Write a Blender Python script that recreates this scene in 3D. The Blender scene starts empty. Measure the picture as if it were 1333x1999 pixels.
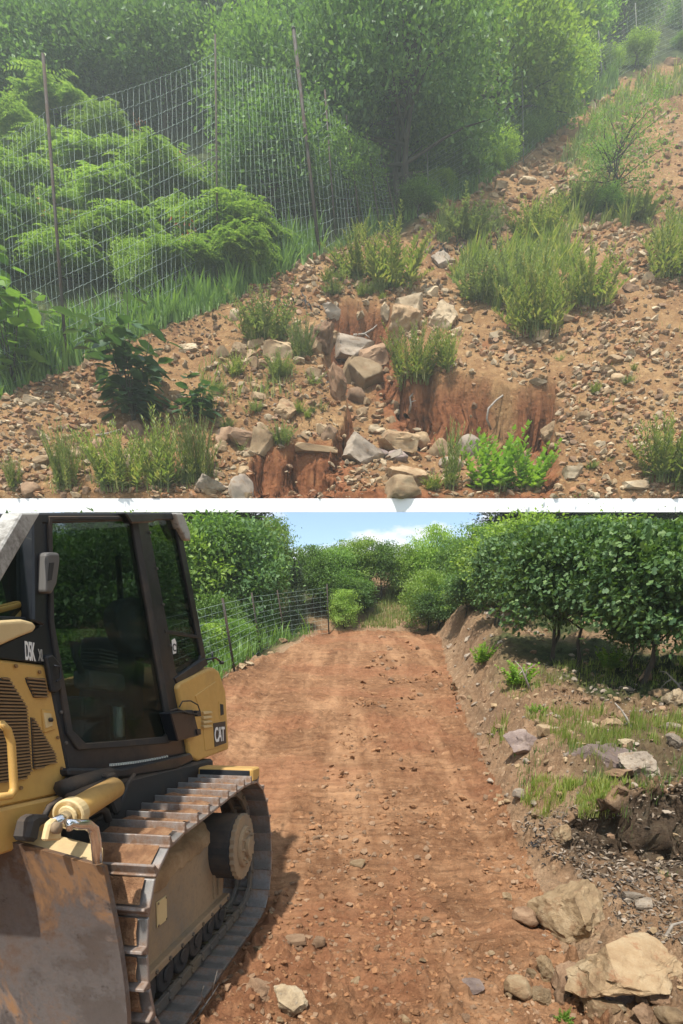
import bpy, bmesh, math, random
import numpy as np
from mathutils import Vector, Matrix
random.seed(7); rng = np.random.default_rng(11)
SC = bpy.context.scene
COL = SC.collection

# ------------------------------------------------------------------ camera, sky, sun, exposure
CZ = 2.4                                   # eye height above the road at its far end (m)
TH = math.radians(14.5); CT, ST = math.cos(TH), math.sin(TH)
cam = bpy.data.cameras.new('camera'); camo = bpy.data.objects.new('camera', cam); COL.objects.link(camo)
camo.location = (0, 0, CZ); camo.rotation_euler = (math.radians(90) - TH, 0, 0)
cam.sensor_fit = 'VERTICAL'; cam.sensor_height = 36; cam.sensor_width = 24
cam.lens = 36 * 1000 / 1999; cam.shift_y = (1500 - 999.5) / 1999
cam.clip_start = 0.05; cam.clip_end = 3000
SC.camera = camo

SUN_EL, SUN_AZ = 64.0, 207.0               # azimuth clockwise from +Y: behind and to the left
world = bpy.data.worlds.new('World'); SC.world = world; world.use_nodes = True
wn = world.node_tree.nodes; wl = world.node_tree.links; wn.clear()
wo = wn.new('ShaderNodeOutputWorld'); bg = wn.new('ShaderNodeBackground'); bg.inputs['Strength'].default_value = 0.14
sky = wn.new('ShaderNodeTexSky'); sky.sky_type = 'NISHITA'; sky.sun_disc = False
sky.sun_elevation = math.radians(SUN_EL); sky.sun_rotation = math.radians(SUN_AZ)
sky.air_density = 1.0; sky.dust_density = 0.6; sky.ozone_density = 1.6
tc = wn.new('ShaderNodeTexCoord')
mp = wn.new('ShaderNodeMapping'); mp.inputs['Scale'].default_value = (1, 1, 2.2); mp.inputs['Location'].default_value = (0.35, 0.2, 0.0)
nz = wn.new('ShaderNodeTexNoise'); nz.inputs['Scale'].default_value = 5.2; nz.inputs['Detail'].default_value = 9; nz.inputs['Roughness'].default_value = 0.56
cr = wn.new('ShaderNodeValToRGB'); cr.color_ramp.elements[0].position = 0.47; cr.color_ramp.elements[1].position = 0.55
mx = wn.new('ShaderNodeMixRGB'); mx.inputs['Color2'].default_value = (5.6, 5.7, 5.9, 1)
wl.new(tc.outputs['Generated'], mp.inputs['Vector']); wl.new(mp.outputs[0], nz.inputs['Vector'])
wl.new(nz.outputs['Fac'], cr.inputs['Fac']); wl.new(cr.outputs['Color'], mx.inputs['Fac'])
wl.new(sky.outputs[0], mx.inputs['Color1']); wl.new(mx.outputs[0], bg.inputs['Color']); wl.new(bg.outputs[0], wo.inputs['Surface'])

sun = bpy.data.lights.new('sun', 'SUN'); suno = bpy.data.objects.new('sun', sun); COL.objects.link(suno)
sun.energy = 4.4; sun.angle = math.radians(1.2); sun.color = (1.0, 0.95, 0.86)
_e, _a = math.radians(SUN_EL), math.radians(SUN_AZ)
SUNV = Vector((math.sin(_a) * math.cos(_e), math.cos(_a) * math.cos(_e), math.sin(_e)))
suno.rotation_euler = SUNV.to_track_quat('Z', 'Y').to_euler(); suno.location = (-20, -20, 40)
SC.view_settings.view_transform = 'Standard'; SC.view_settings.look = 'None'
SC.view_settings.exposure = 0.82; SC.view_settings.gamma = 1.0; SC.view_settings.use_curve_mapping = False
SC.render.engine = 'CYCLES'
SC.cycles.use_denoising = True; SC.cycles.max_bounces = 6; SC.cycles.transparent_max_bounces = 12
SC.cycles.volume_bounces = 0; SC.cycles.volume_step_rate = 4

# ------------------------------------------------------------------ small maths
def ray(u, v):
    q = (1500 - v) / 1000
    return np.array([(u - 666.5) / 1000, CT + q * ST, -ST + q * CT])
def at(u, v, y):                            # the point of that line of sight at distance y
    r = ray(u, v); return Vector((r[0] / r[1] * y, y, CZ + r[2] / r[1] * y))
def tv(v):
    r = ray(0, v); return r[2] / r[1]
def uv_of(x, y, z):
    t = (z - CZ) / y; q = (t * CT + ST) / (CT - t * ST)
    return 666.5 + 1000 * (x / y) * (CT + q * ST), 1500 - 1000 * q, CT + q * ST
def sm(a, b, x):
    t = np.clip((x - a) / (b - a), 0, 1); return t * t * (3 - 2 * t)
def _h(ix, iy, iz, seed):
    n = (ix.astype(np.int64) * 374761393 + iy.astype(np.int64) * 668265263 + iz.astype(np.int64) * 2147483647 + seed * 974711) & 0xffffffff
    n = ((n ^ (n >> 13)) * 1274126177) & 0xffffffff
    n = ((n ^ (n >> 16)) * 2246822519) & 0xffffffff
    return ((n ^ (n >> 15)) & 0xffffff) / float(0xffffff)
def vn(x, y, z=None, seed=0):
    x = np.asarray(x, float); y = np.asarray(y, float); z = np.zeros_like(x) if z is None else np.asarray(z, float)
    ix, iy, iz = np.floor(x), np.floor(y), np.floor(z); fx, fy, fz = x - ix, y - iy, z - iz
    fx, fy, fz = [f * f * (3 - 2 * f) for f in (fx, fy, fz)]
    def L(dx, dy, dz): return _h(ix + dx, iy + dy, iz + dz, seed)
    def lerp(a, b, f): return a + (b - a) * f
    z0 = lerp(lerp(L(0, 0, 0), L(1, 0, 0), fx), lerp(L(0, 1, 0), L(1, 1, 0), fx), fy)
    z1 = lerp(lerp(L(0, 0, 1), L(1, 0, 1), fx), lerp(L(0, 1, 1), L(1, 1, 1), fx), fy)
    return lerp(z0, z1, fz) * 2 - 1
def fbm(x, y, oct=4, seed=0, gain=0.5, z=None):
    r = 0; a = 1.0; f = 1.0
    for k in range(oct):
        r = r + a * vn(np.asarray(x) * f, np.asarray(y) * f, None if z is None else np.asarray(z) * f, seed + k * 17); a *= gain; f *= 2.03
    return r
def inpoly(u, v, poly):
    u = np.asarray(u, float); v = np.asarray(v, float); r = np.zeros(u.shape, bool); n = len(poly)
    for i in range(n):
        x1, y1 = poly[i]; x2, y2 = poly[(i + 1) % n]
        if y1 == y2: continue
        c = ((y1 > v) != (y2 > v)) & (u < (x2 - x1) * (v - y1) / (y2 - y1) + x1); r ^= c
    return r
def pdist(u, v, poly, closed=True):
    u = np.asarray(u, float); v = np.asarray(v, float); d = np.full(u.shape, 1e9); n = len(poly)
    for i in range(n if closed else n - 1):
        x1, y1 = poly[i]; x2, y2 = poly[(i + 1) % n]; dx, dy = x2 - x1, y2 - y1
        t = np.clip(((u - x1) * dx + (v - y1) * dy) / (dx * dx + dy * dy + 1e-9), 0, 1)
        d = np.minimum(d, np.hypot(u - x1 - t * dx, v - y1 - t * dy))
    return d
def sdf(u, v, poly):                        # positive inside
    d = pdist(u, v, poly); return np.where(inpoly(u, v, poly), d, -d)

# ------------------------------------------------------------------ mesh and object helpers
def npmesh(name, V, F, smooth=False, attrs=None):
    V = np.asarray(V, np.float32); F = np.asarray(F, np.int32); k = F.shape[1]
    me = bpy.data.meshes.new(name); me.vertices.add(len(V)); me.vertices.foreach_set('co', V.ravel())
    me.loops.add(F.size); me.loops.foreach_set('vertex_index', F.ravel())
    me.polygons.add(len(F)); me.polygons.foreach_set('loop_start', np.arange(0, F.size, k, dtype=np.int32))
    try: me.polygons.foreach_set('loop_total', np.full(len(F), k, np.int32))
    except Exception: pass
    me.polygons.foreach_set('use_smooth', np.full(len(F), smooth, bool))
    for an, av in (attrs or {}).items():
        a = me.attributes.new(an, 'FLOAT', 'POINT'); a.data.foreach_set('value', np.asarray(av, np.float32))
    me.update(); me.validate(); return me
def obj(name, me, mat=None, parent=None, label=None, cat=None, group=None, kind=None, loc=None, rot=None, scale=None):
    if mat is not None and len(me.materials) == 0: me.materials.append(mat)
    o = bpy.data.objects.new(name, me); COL.objects.link(o)
    if parent is not None: o.parent = parent
    if loc is not None: o.location = loc
    if rot is not None: o.rotation_euler = rot
    if scale is not None: o.scale = scale
    for k, val in (('label', label), ('category', cat), ('group', group), ('kind', kind)):
        if val: o[k] = val
    return o
def empty(name, label, cat, loc=(0, 0, 0), group=None, rot=(0, 0, 0)):
    o = bpy.data.objects.new(name, None); COL.objects.link(o); o.location = loc; o.rotation_euler = rot
    o.empty_display_size = 0.2; o['label'] = label; o['category'] = cat
    if group: o['group'] = group
    return o
def bm_done(bm, name, smooth=False, bevel=0.0, seg=1):
    bmesh.ops.recalc_face_normals(bm, faces=bm.faces)
    if bevel:
        es = [e for e in bm.edges if len(e.link_faces) == 2 and e.calc_face_angle(0) > 0.5]
        bmesh.ops.bevel(bm, geom=es, offset=bevel, segments=seg, affect='EDGES', profile=0.5, clamp_overlap=True)
    me = bpy.data.meshes.new(name); bm.to_mesh(me); bm.free()
    if smooth:
        for p in me.polygons: p.use_smooth = True
    return me
def b_box(bm, lo, hi, M=None):
    c = [(x, y, z) for x in (lo[0], hi[0]) for y in (lo[1], hi[1]) for z in (lo[2], hi[2])]
    vs = [bm.verts.new(M @ Vector(p) if M else p) for p in c]
    for f in ((0, 1, 3, 2), (4, 6, 7, 5), (0, 4, 5, 1), (2, 3, 7, 6), (0, 2, 6, 4), (1, 5, 7, 3)): bm.faces.new([vs[i] for i in f])
def b_prism(bm, A, B):                      # two equal 3-D outlines joined
    a = [bm.verts.new(p) for p in A]; b = [bm.verts.new(p) for p in B]; n = len(a)
    bm.faces.new(a); bm.faces.new(b[::-1])
    for i in range(n): bm.faces.new((a[i], b[i], b[(i + 1) % n], a[(i + 1) % n]))
def b_tube(bm, pts, rad, n=8, cap=True):
    pts = [Vector(p) for p in pts]; rad = rad if hasattr(rad, '__len__') else [rad] * len(pts); rings = []
    up = Vector((0, 0, 1)); px = None
    for i, p in enumerate(pts):
        d = (pts[min(i + 1, len(pts) - 1)] - pts[max(i - 1, 0)]).normalized()
        if px is None:
            px = d.cross(up)
            if px.length < 1e-3: px = d.cross(Vector((1, 0, 0)))
        px = (px - d * px.dot(d)).normalized(); py = d.cross(px)
        rings.append([bm.verts.new(p + (px * math.cos(2 * math.pi * k / n) + py * math.sin(2 * math.pi * k / n)) * rad[i]) for k in range(n)])
    for r0, r1 in zip(rings, rings[1:]):
        for k in range(n): bm.faces.new((r0[k], r0[(k + 1) % n], r1[(k + 1) % n], r1[k]))
    if cap and n > 2: bm.faces.new(rings[0][::-1]); bm.faces.new(rings[-1])
def tube_me(pts, rad, n=8, smooth=True):
    bm = bmesh.new(); b_tube(bm, pts, rad, n); return bm_done(bm, 'tube', smooth)
def np_tubes(paths, r, n=3):                # many thin wires as arrays
    V = []; F = []; b = 0
    for P in paths:
        P = np.asarray(P, float); m = len(P); d = np.gradient(P, axis=0); d /= np.linalg.norm(d, axis=1)[:, None] + 1e-9
        up = np.where(np.abs(d[:, 2:3]) > 0.9, [[1., 0, 0]], [[0, 0, 1.]]); s = np.cross(d, up); s /= np.linalg.norm(s, axis=1)[:, None] + 1e-9; t = np.cross(s, d)
        for k in range(n):
            a = 2 * math.pi * k / n; V.append(P + (s * math.cos(a) + t * math.sin(a)) * r)
        for k in range(n):
            k2 = (k + 1) % n; i = np.arange(m - 1)
            F.append(np.stack([b + k * m + i, b + k2 * m + i, b + k2 * m + i + 1, b + k * m + i + 1], 1))
        b += n * m
    return np.concatenate(V), np.concatenate(F)

# ------------------------------------------------------------------ materials
class NT:
    def __init__(s, name):
        s.m = bpy.data.materials.new(name); s.m.use_nodes = True; s.n = s.m.node_tree.nodes; s.l = s.m.node_tree.links; s.n.clear()
        s.out = s.n.new('ShaderNodeOutputMaterial'); s.tc = s.n.new('ShaderNodeTexCoord')
    def nd(s, t, **k):
        x = s.n.new(t)
        for a, b in k.items():
            if a in x.inputs.keys(): x.inputs[a].default_value = b
            else: setattr(x, a, b)
        return x
    def noise(s, scale, detail=4, rough=0.55, vec=None, dist=0.0):
        x = s.nd('ShaderNodeTexNoise', Scale=scale, Detail=detail, Roughness=rough, Distortion=dist); s.l.new(vec or s.tc.outputs['Object'], x.inputs['Vector']); return x.outputs['Fac']
    def ramp(s, fac, stops, interp='LINEAR'):
        x = s.n.new('ShaderNodeValToRGB'); e = x.color_ramp.elements; x.color_ramp.interpolation = interp
        while len(e) < len(stops): e.new(0.5)
        for i, (p, c) in enumerate(stops):
            e[i].position = p; e[i].color = (*c, 1) if len(c) == 3 else c
        s.l.new(fac, x.inputs['Fac']); return x.outputs['Color']
    def mix(s, fac, a, b, mode='MIX'):
        x = s.n.new('ShaderNodeMixRGB'); x.blend_type = mode
        for k, v in (('Fac', fac), ('Color1', a), ('Color2', b)):
            if isinstance(v, (int, float)): x.inputs[k].default_value = v if k == 'Fac' else (v, v, v, 1)
            elif isinstance(v, tuple): x.inputs[k].default_value = (*v, 1)
            else: s.l.new(v, x.inputs[k])
        return x.outputs['Color']
    def math(s, op, a, b=0.0):
        x = s.n.new('ShaderNodeMath'); x.operation = op
        for i, v in enumerate((a, b)):
            if isinstance(v, (int, float)): x.inputs[i].default_value = v
            else: s.l.new(v, x.inputs[i])
        return x.outputs[0]
    def attr(s, name):
        x = s.n.new('ShaderNodeAttribute'); x.attribute_name = name; return x.outputs['Fac']
    def bump(s, h, strength=0.5, dist=0.02, prev=None):
        x = s.nd('ShaderNodeBump', Strength=strength, Distance=dist); s.l.new(h, x.inputs['Height'])
        if prev is not None: s.l.new(prev, x.inputs['Normal'])
        return x.outputs['Normal']
    def bsdf(s, col, rough=0.8, metal=0.0, normal=None, **k):
        x = s.n.new('ShaderNodeBsdfPrincipled')
        for key, v in (('Base Color', col), ('Roughness', rough), ('Metallic', metal)):
            if isinstance(v, tuple): x.inputs[key].default_value = (*v, 1)
            elif isinstance(v, (int, float)): x.inputs[key].default_value = v
            else: s.l.new(v, x.inputs[key])
        for key, v in k.items(): x.inputs[key.replace('_', ' ')].default_value = v
        if normal is not None: s.l.new(normal, x.inputs['Normal'])
        return x.outputs[0]
    def end(s, sh):
        s.l.new(sh, s.out.inputs['Surface']); return s.m

def leaf_mat(name, cols, trans=0.35, rough=0.5, hue=0.0):
    t = NT(name); g = t.n.new('ShaderNodeNewGeometry'); oi = t.n.new('ShaderNodeObjectInfo')
    n = t.noise(2.3, 2)
    f = t.math('ADD', t.math('MULTIPLY', g.outputs['Random Per Island'], 0.6), t.math('MULTIPLY', n, 0.4))
    k = len(cols); c = t.ramp(f, [(0.12 + 0.76 * i / (k - 1), cols[i]) for i in range(k)])
    br = t.math('ADD', t.math('MULTIPLY', oi.outputs['Random'], 0.5), 0.75); c = t.mix(1.0, c, br, 'MULTIPLY')
    p = t.bsdf(c, rough, 0.0, Specular_IOR_Level=0.35)
    tr = t.n.new('ShaderNodeBsdfTranslucent'); c2 = t.mix(1.0, c, (1.25, 1.35, 0.55), 'MULTIPLY'); t.l.new(c2, tr.inputs['Color'])
    m = t.n.new('ShaderNodeMixShader'); m.inputs[0].default_value = trans; t.l.new(p, m.inputs[1]); t.l.new(tr.outputs[0], m.inputs[2])
    return t.end(m.outputs[0])
def rock_mat(name, cols, rough=0.9, sc=1.0, lichen=None):
    t = NT(name); oi = t.n.new('ShaderNodeObjectInfo'); g = t.n.new('ShaderNodeNewGeometry')
    add = t.nd('ShaderNodeVectorMath', operation='ADD'); t.l.new(t.tc.outputs['Object'], add.inputs[0])
    cb = t.n.new('ShaderNodeCombineXYZ'); t.l.new(t.math('MULTIPLY', oi.outputs['Random'], 50.0), cb.inputs[0]); t.l.new(cb.outputs[0], add.inputs[1]); v = add.outputs[0]
    n1 = t.noise(1.6 * sc, 6, 0.62, v); n2 = t.noise(14 * sc, 5, 0.7, v)
    f = t.math('ADD', t.math('MULTIPLY', n1, 0.75), t.math('MULTIPLY', n2, 0.25))
    k = len(cols); c = t.ramp(f, [(0.30 + 0.40 * i / (k - 1), cols[i]) for i in range(k)])
    rr = t.math('FRACT', t.math('ADD', oi.outputs['Random'], g.outputs['Random Per Island']))
    c = t.mix(1.0, c, t.math('ADD', t.math('MULTIPLY', rr, 0.55), 0.72), 'MULTIPLY')
    if lichen: c = t.mix(t.ramp(t.noise(4 * sc, 5, 0.7, v), [(0.56, (0, 0, 0)), (0.66, (0.75, 0.75, 0.75))]), c, lichen)
    b = t.bump(n2, 0.7, 0.03); b = t.bump(t.noise(45 * sc, 4, 0.7, v), 0.35, 0.008, b)
    return t.end(t.bsdf(c, rough, 0, b, Specular_IOR_Level=0.25))

M = {}
def soil(name, base, pale, dark, red, sc=1.0, stone=1.0, ruts=False):
    """bare earth: mottled soil with small stones, clay where 'clay' is set, leaf litter where 'wood' is set"""
    t = NT(name); n1 = t.noise(0.55 * sc, 6, 0.6); n2 = t.noise(5 * sc, 6, 0.65); n3 = t.noise(38 * sc, 4, 0.7)
    c = t.ramp(n1, [(0.34, dark), (0.5, base), (0.66, pale)])
    c = t.mix(0.55, c, t.ramp(n2, [(0.32, dark), (0.5, base), (0.72, pale)]))
    vo = t.nd('ShaderNodeTexVoronoi', Scale=7.5 * sc, Randomness=1.0); t.l.new(t.tc.outputs['Object'], vo.inputs['Vector'])
    cell = t.n.new('ShaderNodeSeparateColor'); t.l.new(vo.outputs['Color'], cell.inputs[0])
    st = t.math('MULTIPLY', t.math('LESS_THAN', vo.outputs['Distance'], 0.34), t.math('GREATER_THAN', cell.outputs[0], 1 - 0.42 * stone))
    c = t.mix(t.math('MULTIPLY', st, 0.65), c, t.ramp(cell.outputs[1], [(0, dark), (0.5, pale), (1, (pale[0] * 1.25, pale[1] * 1.25, pale[2] * 1.3))]))
    c = t.mix(1.0, c, t.ramp(n3, [(0.3, (0.72,) * 3), (0.7, (1.25,) * 3)]), 'MULTIPLY')
    if ruts:                                   # scraped bands along the road and cleat marks across it
        m1 = t.nd('ShaderNodeMapping'); m1.inputs['Scale'].default_value = (1.5, .10, 1); m1.inputs['Rotation'].default_value = (0, 0, -.03); t.l.new(t.tc.outputs['Object'], m1.inputs[0]); b1 = t.noise(1.3, 5, .6, m1.outputs[0])
        c = t.mix(t.ramp(b1, [(.50, (0, 0, 0)), (.64, (.62, .62, .62))]), c, tuple(1.12 * k for k in pale))
        m2 = t.nd('ShaderNodeMapping'); m2.inputs['Scale'].default_value = (.9, 13, 1); t.l.new(t.tc.outputs['Object'], m2.inputs[0]); b2 = t.noise(1.0, 4, .7, m2.outputs[0], .6)
        c = t.mix(1.0, c, t.ramp(b2, [(.32, (.66, .62, .60)), (.52, (1, 1, 1)), (.72, (1.22, 1.2, 1.16))]), 'MULTIPLY'); n2 = t.math('ADD', t.math('MULTIPLY', n2, .6), t.math('MULTIPLY', b2, .5))
    cl = t.ramp(t.noise(3.5 * sc, 8, 0.75), [(0.36, tuple(0.38 * k for k in red)), (0.5, red), (0.7, (red[0] * 1.35, red[1] * 1.65, red[2] * 1.7))])
    c = t.mix(t.attr('clay'), c, cl)
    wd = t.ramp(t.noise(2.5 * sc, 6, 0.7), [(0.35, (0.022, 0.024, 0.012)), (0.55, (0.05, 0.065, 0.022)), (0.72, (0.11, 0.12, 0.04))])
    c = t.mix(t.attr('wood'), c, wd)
    h = t.math('ADD', t.math('MULTIPLY', n2, 0.7), t.math('MULTIPLY', n3, 0.3))
    b = t.bump(h, 0.8, 0.12 / sc); b = t.bump(t.math('SUBTRACT', 0.34, t.math('MINIMUM', vo.outputs['Distance'], 0.34)), 0.6, 0.10 / sc, b)
    b = t.bump(t.noise(120 * sc, 3, 0.7), 0.5, 0.01 / sc, b)
    return t.end(t.bsdf(c, 0.95, 0, b, Specular_IOR_Level=0.15))

# ------------------------------------------------------------------ lower ground
_PY = np.array([-400, 1, 2.47, 4.3, 6, 9, 13, 18, 21, 22.5, 24, 26, 30, 36, 45, 80, 900.])
_PZ = np.array([-1.93, -1.95, -2.15, -2.42, -2.25, -1.85, -1.25, -.52, -.10, 0, .02, .90, 3.0, 5.0, 6, 7, 7.])
def zc(y):
    y = np.asarray(y, float); w = 0.07 * np.clip(y, 1, 12)
    return sum(np.interp(y + k * w, _PY, _PZ) for k in (-1, -.5, 0, .5, 1)) / 5
def base_hit(u, v):
    ys = np.geomspace(1.2, 60, 4000); r = ray(u, v); z = r[2] / r[1] * ys
    i = np.argmax(z < zc(ys)); return r[0] / r[1] * ys[i], ys[i]
_re = [base_hit(u, v) for u, v in ((1150, 1999), (1040, 1750), (965, 1560), (905, 1420), (868, 1310), (856, 1250))]
_le = [base_hit(u, v) for u, v in ((448, 1335), (520, 1288), (625, 1248))]
_REY = [1.0] + [p[1] for p in _re] + [24, 30]; _REX = [_re[0][0] - .05] + [p[0] for p in _re] + [_re[-1][0] + .3, 5.0]
_LEY = [0, 4, 9] + [p[1] for p in _le] + [24, 30]; _LEX = [-4.3, -4.1, -3.9] + [p[0] for p in _le] + [-1.4, -2.0]
def xr(y): return np.interp(y, _REY, _REX)
def xl(y): return np.interp(y, _LEY, _LEX)
def gh(x, y, fine=True):
    x = np.asarray(x, float); y = np.asarray(y, float)
    e = x - xr(y) + 0.18 * fbm(x * .9, y * .9, 3, 5); l = xl(y) - x + .25 * fbm(x * .8, y * .8, 2, 9)
    z = CZ + zc(y)
    wob = fbm(x * 1.3, y * 1.3, 3, 31) * 0.35
    far = .16 * sm(-.1, .5, e) + .55 * sm(4.75, 4.95, y + wob * .5) * sm(.15, .9, e) + .55 * sm(7, 15, y) * sm(-.1, 2.2, e)
    far = far + .25 * sm(5.2, 9, y) * sm(2.0, 5.0, e) + .28 * sm(.4, 1.0, e) * (1 - sm(1.0, 2.2, e)) * sm(8, 13, y)
    z = z + far * (1 - .6 * sm(22, 26, y))
    z = z - .5 * sm(.3, 3, l) + .10 * sm(-.35, 0, l) * (1 - sm(0, .5, l)) * sm(7, 9, y)
    z = z + .10 * sm(0, 2, np.abs(e)) * fbm(x * .35, y * .35, 3, 3) * sm(2, 6, y)
    if fine:
        zf = z - .018
        road = sm(-.1, .3, -e) * sm(-.1, .3, -l)
        n1 = fbm(x * 3.2, y * 3.2, 3, 41); cl = np.maximum(0, fbm(x * 9, y * 9, 3, 43) - .15); cl2 = np.maximum(0, fbm(x * 26, y * 26, 3, 47))
        z = z + n1 * (.018 + .03 * (1 - road)) + (cl * .075 + cl2 * .022) * (.5 + .7 * sm(-.2, .4, fbm(x * .7, y * .7, 2, 51))) * (1 + .8 * (1 - road))
        ph = y * 2 * math.pi / .155 + 1.6 * vn(x * .9, y * .9, seed=61) + .35 * x
        rid = np.abs(np.sin(ph * .5)) ** .6
        z = z + road * rid * .048 * sm(-.45, .25, fbm(x * 1.1, y * .55, 3, 71)) * sm(1.5, 3.0, y)
        ex = x + .883 - .1242 * (y - 2.47); under = (1 - sm(-.02, .14, ex)) * sm(-2.6, -2.3, ex) * sm(.8, 1.2, y) * (1 - sm(4.5, 4.9, y)); z = z * (1 - under) + zf * under
        z = z + .05 * sm(-.2, .6, fbm(x * 5, y * 5, 3, 81)) * sm(.2, .6, e) * (1 - sm(4.6, 5.2, y))
    return z
def hitG(u, v, y0=1.3, y1=60):
    ys = np.geomspace(y0, y1, 3000); r = ray(u, v); xs = r[0] / r[1] * ys; z = CZ + r[2] / r[1] * ys
    b = z < gh(xs, ys, False); i = np.argmax(b) if b.any() else -1
    return Vector((xs[i], ys[i], float(gh(xs[i:i + 1] if i >= 0 else xs[-1:], ys[i:i + 1] if i >= 0 else ys[-1:])[0])))

# ------------------------------------------------------------------ upper hillside, a steep slope that starts behind the white strip
D1, SL = 30.0, 1.15; T1 = tv(973)
BASE_EDGE = [(-400, 930), (0, 778), (130, 722), (300, 655), (440, 600), (560, 528), (632, 500), (700, 466), (790, 452), (850, 408), (935, 366), (1010, 312), (1107, 235), (1168, 172), (1333, 118), (1900, -60)]
GUL = [(645, 598), (764, 596), (782, 660), (806, 735), (880, 742), (960, 748), (1075, 738), (1090, 800), (1088, 990), (664, 990), (655, 880), (672, 830), (668, 770), (640, 690), (634, 640)]
CUT2 = [(492, 872), (655, 862), (668, 990), (488, 990)]
CUT3 = [(1205, 262), (1300, 196), (1345, 176), (1345, 214), (1290, 232), (1215, 278)]
PATCH = [(895, 700), (935, 640), (985, 612), (1005, 622), (960, 660), (905, 712)]
MOUND = [(420, 700), (560, 640), (640, 690), (660, 780), (650, 850), (520, 870), (430, 800)]
def hz_all(x, y):
    x = np.asarray(x, float); y = np.asarray(y, float)
    z0 = CZ + T1 * D1 + SL * (y - D1); yy = np.maximum(y, 5); u, v, w = uv_of(x, yy, z0); px = yy / 1000 / (w * w)
    wu = u + 20 * fbm(x * .45, y * .45, 5, 101); wv = v + 15 * fbm(x * .55, y * .55, 5, 103)
    front = sm(0, .9, y - D1 - .2)
    s = sdf(wu, wv, GUL); flo = np.interp(v, [600, 660, 700, 745, 973], [700, 762, 808, 852, 973]) + 30 * sm(770, 830, u) * (1 - sm(745, 975, v))
    m1 = sm(-5, 9, s); off = m1 * np.maximum(0, flo - v)
    s2 = sdf(wu, wv, CUT2); m2 = sm(-4, 10, s2); off = off * (1 - m2) + m2 * np.maximum(0, 975 - v)
    s3 = sdf(u + 4 * vn(x * .3, y * .3), v, CUT3); m3 = sm(-3, 5, s3); off = off + m3 * 26
    md = sm(-10, 50, sdf(u, v, MOUND)); off = off - 16 * md
    off = off - 22 * sm(-20, 70, sdf(u, v, [(1000, 500), (1333, 430), (1500, 973), (1120, 973), (1100, 700)]))
    n = 5 * fbm(x * .16, y * .16, 3, 111) + (4.0 + 3.5 * md) * fbm(x * .8, y * .8, 4, 113) + 1.5 * np.abs(fbm(x * 3, y * 3, 3, 117))
    wall = np.clip(m1 * (1 - sm(12, 30, s)) + m2 * (1 - sm(60, 90, s2)), 0, 1)
    n = n + wall * (13 * np.abs(fbm(x * .9, y * .9, 4, 121)) + 8 * np.abs(fbm(x * 2.2, y * 2.6, 4, 123)) - 8)
    dz = -(off - n) * px
    dz = np.where(front < 1, np.where(dz > 0, dz * front, dz), dz)
    clay = np.clip(sm(-6, 2, s) * (1 - sm(24, 60, s)) * sm(-.5, .1, fbm(x * .5, y * .5, 3, 131) + .35) + sm(-8, 0, s2) + .75 * sm(-6, 12, sdf(wu, wv, PATCH)) * sm(-.3, .3, fbm(x * .8, y * .8, 3, 135)), 0, 1)
    clay = np.maximum(clay, .55 * sm(.25, .6, fbm(x * .25, y * .25, 3, 133)) * sm(1000, 1100, u) * 0 )
    lin = np.interp(u, [p[0] for p in BASE_EDGE], [p[1] for p in BASE_EDGE])
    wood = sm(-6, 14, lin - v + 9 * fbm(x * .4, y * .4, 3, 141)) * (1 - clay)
    hz_all.wall = wall * front
    return z0 + dz, clay, wood, u, v
def hz(x, y): return hz_all(x, y)[0]
def hitH(u, v, y1=160):
    ys = np.linspace(D1 + .1, y1, 5200); r = ray(u, v); xs = r[0] / r[1] * ys; z = CZ + r[2] / r[1] * ys
    b = z < hz(xs, ys); i = np.argmax(b) if b.any() else -1
    return Vector((xs[i], ys[i], z[i]))

M['soil_low'] = soil('road_earth', (0.225, 0.112, 0.056), (0.35, 0.20, 0.108), (0.105, 0.052, 0.027), (0.28, 0.11, 0.055), 1.6, .45, True)
M['soil_bank'] = soil('bank_earth', (0.24, 0.145, 0.082), (0.36, 0.25, 0.155), (0.12, 0.075, 0.045), (0.085, 0.058, 0.038), 1.6, .8)
M['soil_hill'] = soil('hill_gravel', (0.245, 0.135, 0.060), (0.38, 0.24, 0.112), (0.13, 0.062, 0.028), (0.225, 0.085, 0.036), .35, 1.0)

def grid(x, y, z): # 2-D arrays to vertices and quads
    n, m = x.shape; V = np.stack([x, y, z], -1).reshape(-1, 3); i, j = np.meshgrid(np.arange(n - 1), np.arange(m - 1), indexing='ij'); k = i * m + j
    return V, np.stack([k, k + 1, k + m + 1, k + m], -1).reshape(-1, 4)
def sub(V, F, keep, attrs):
    F = F[keep]; used = np.unique(F); mp_ = np.zeros(len(V), np.int64); mp_[used] = np.arange(len(used))
    return V[used], mp_[F], {k: a[used] for k, a in attrs.items()}

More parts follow.
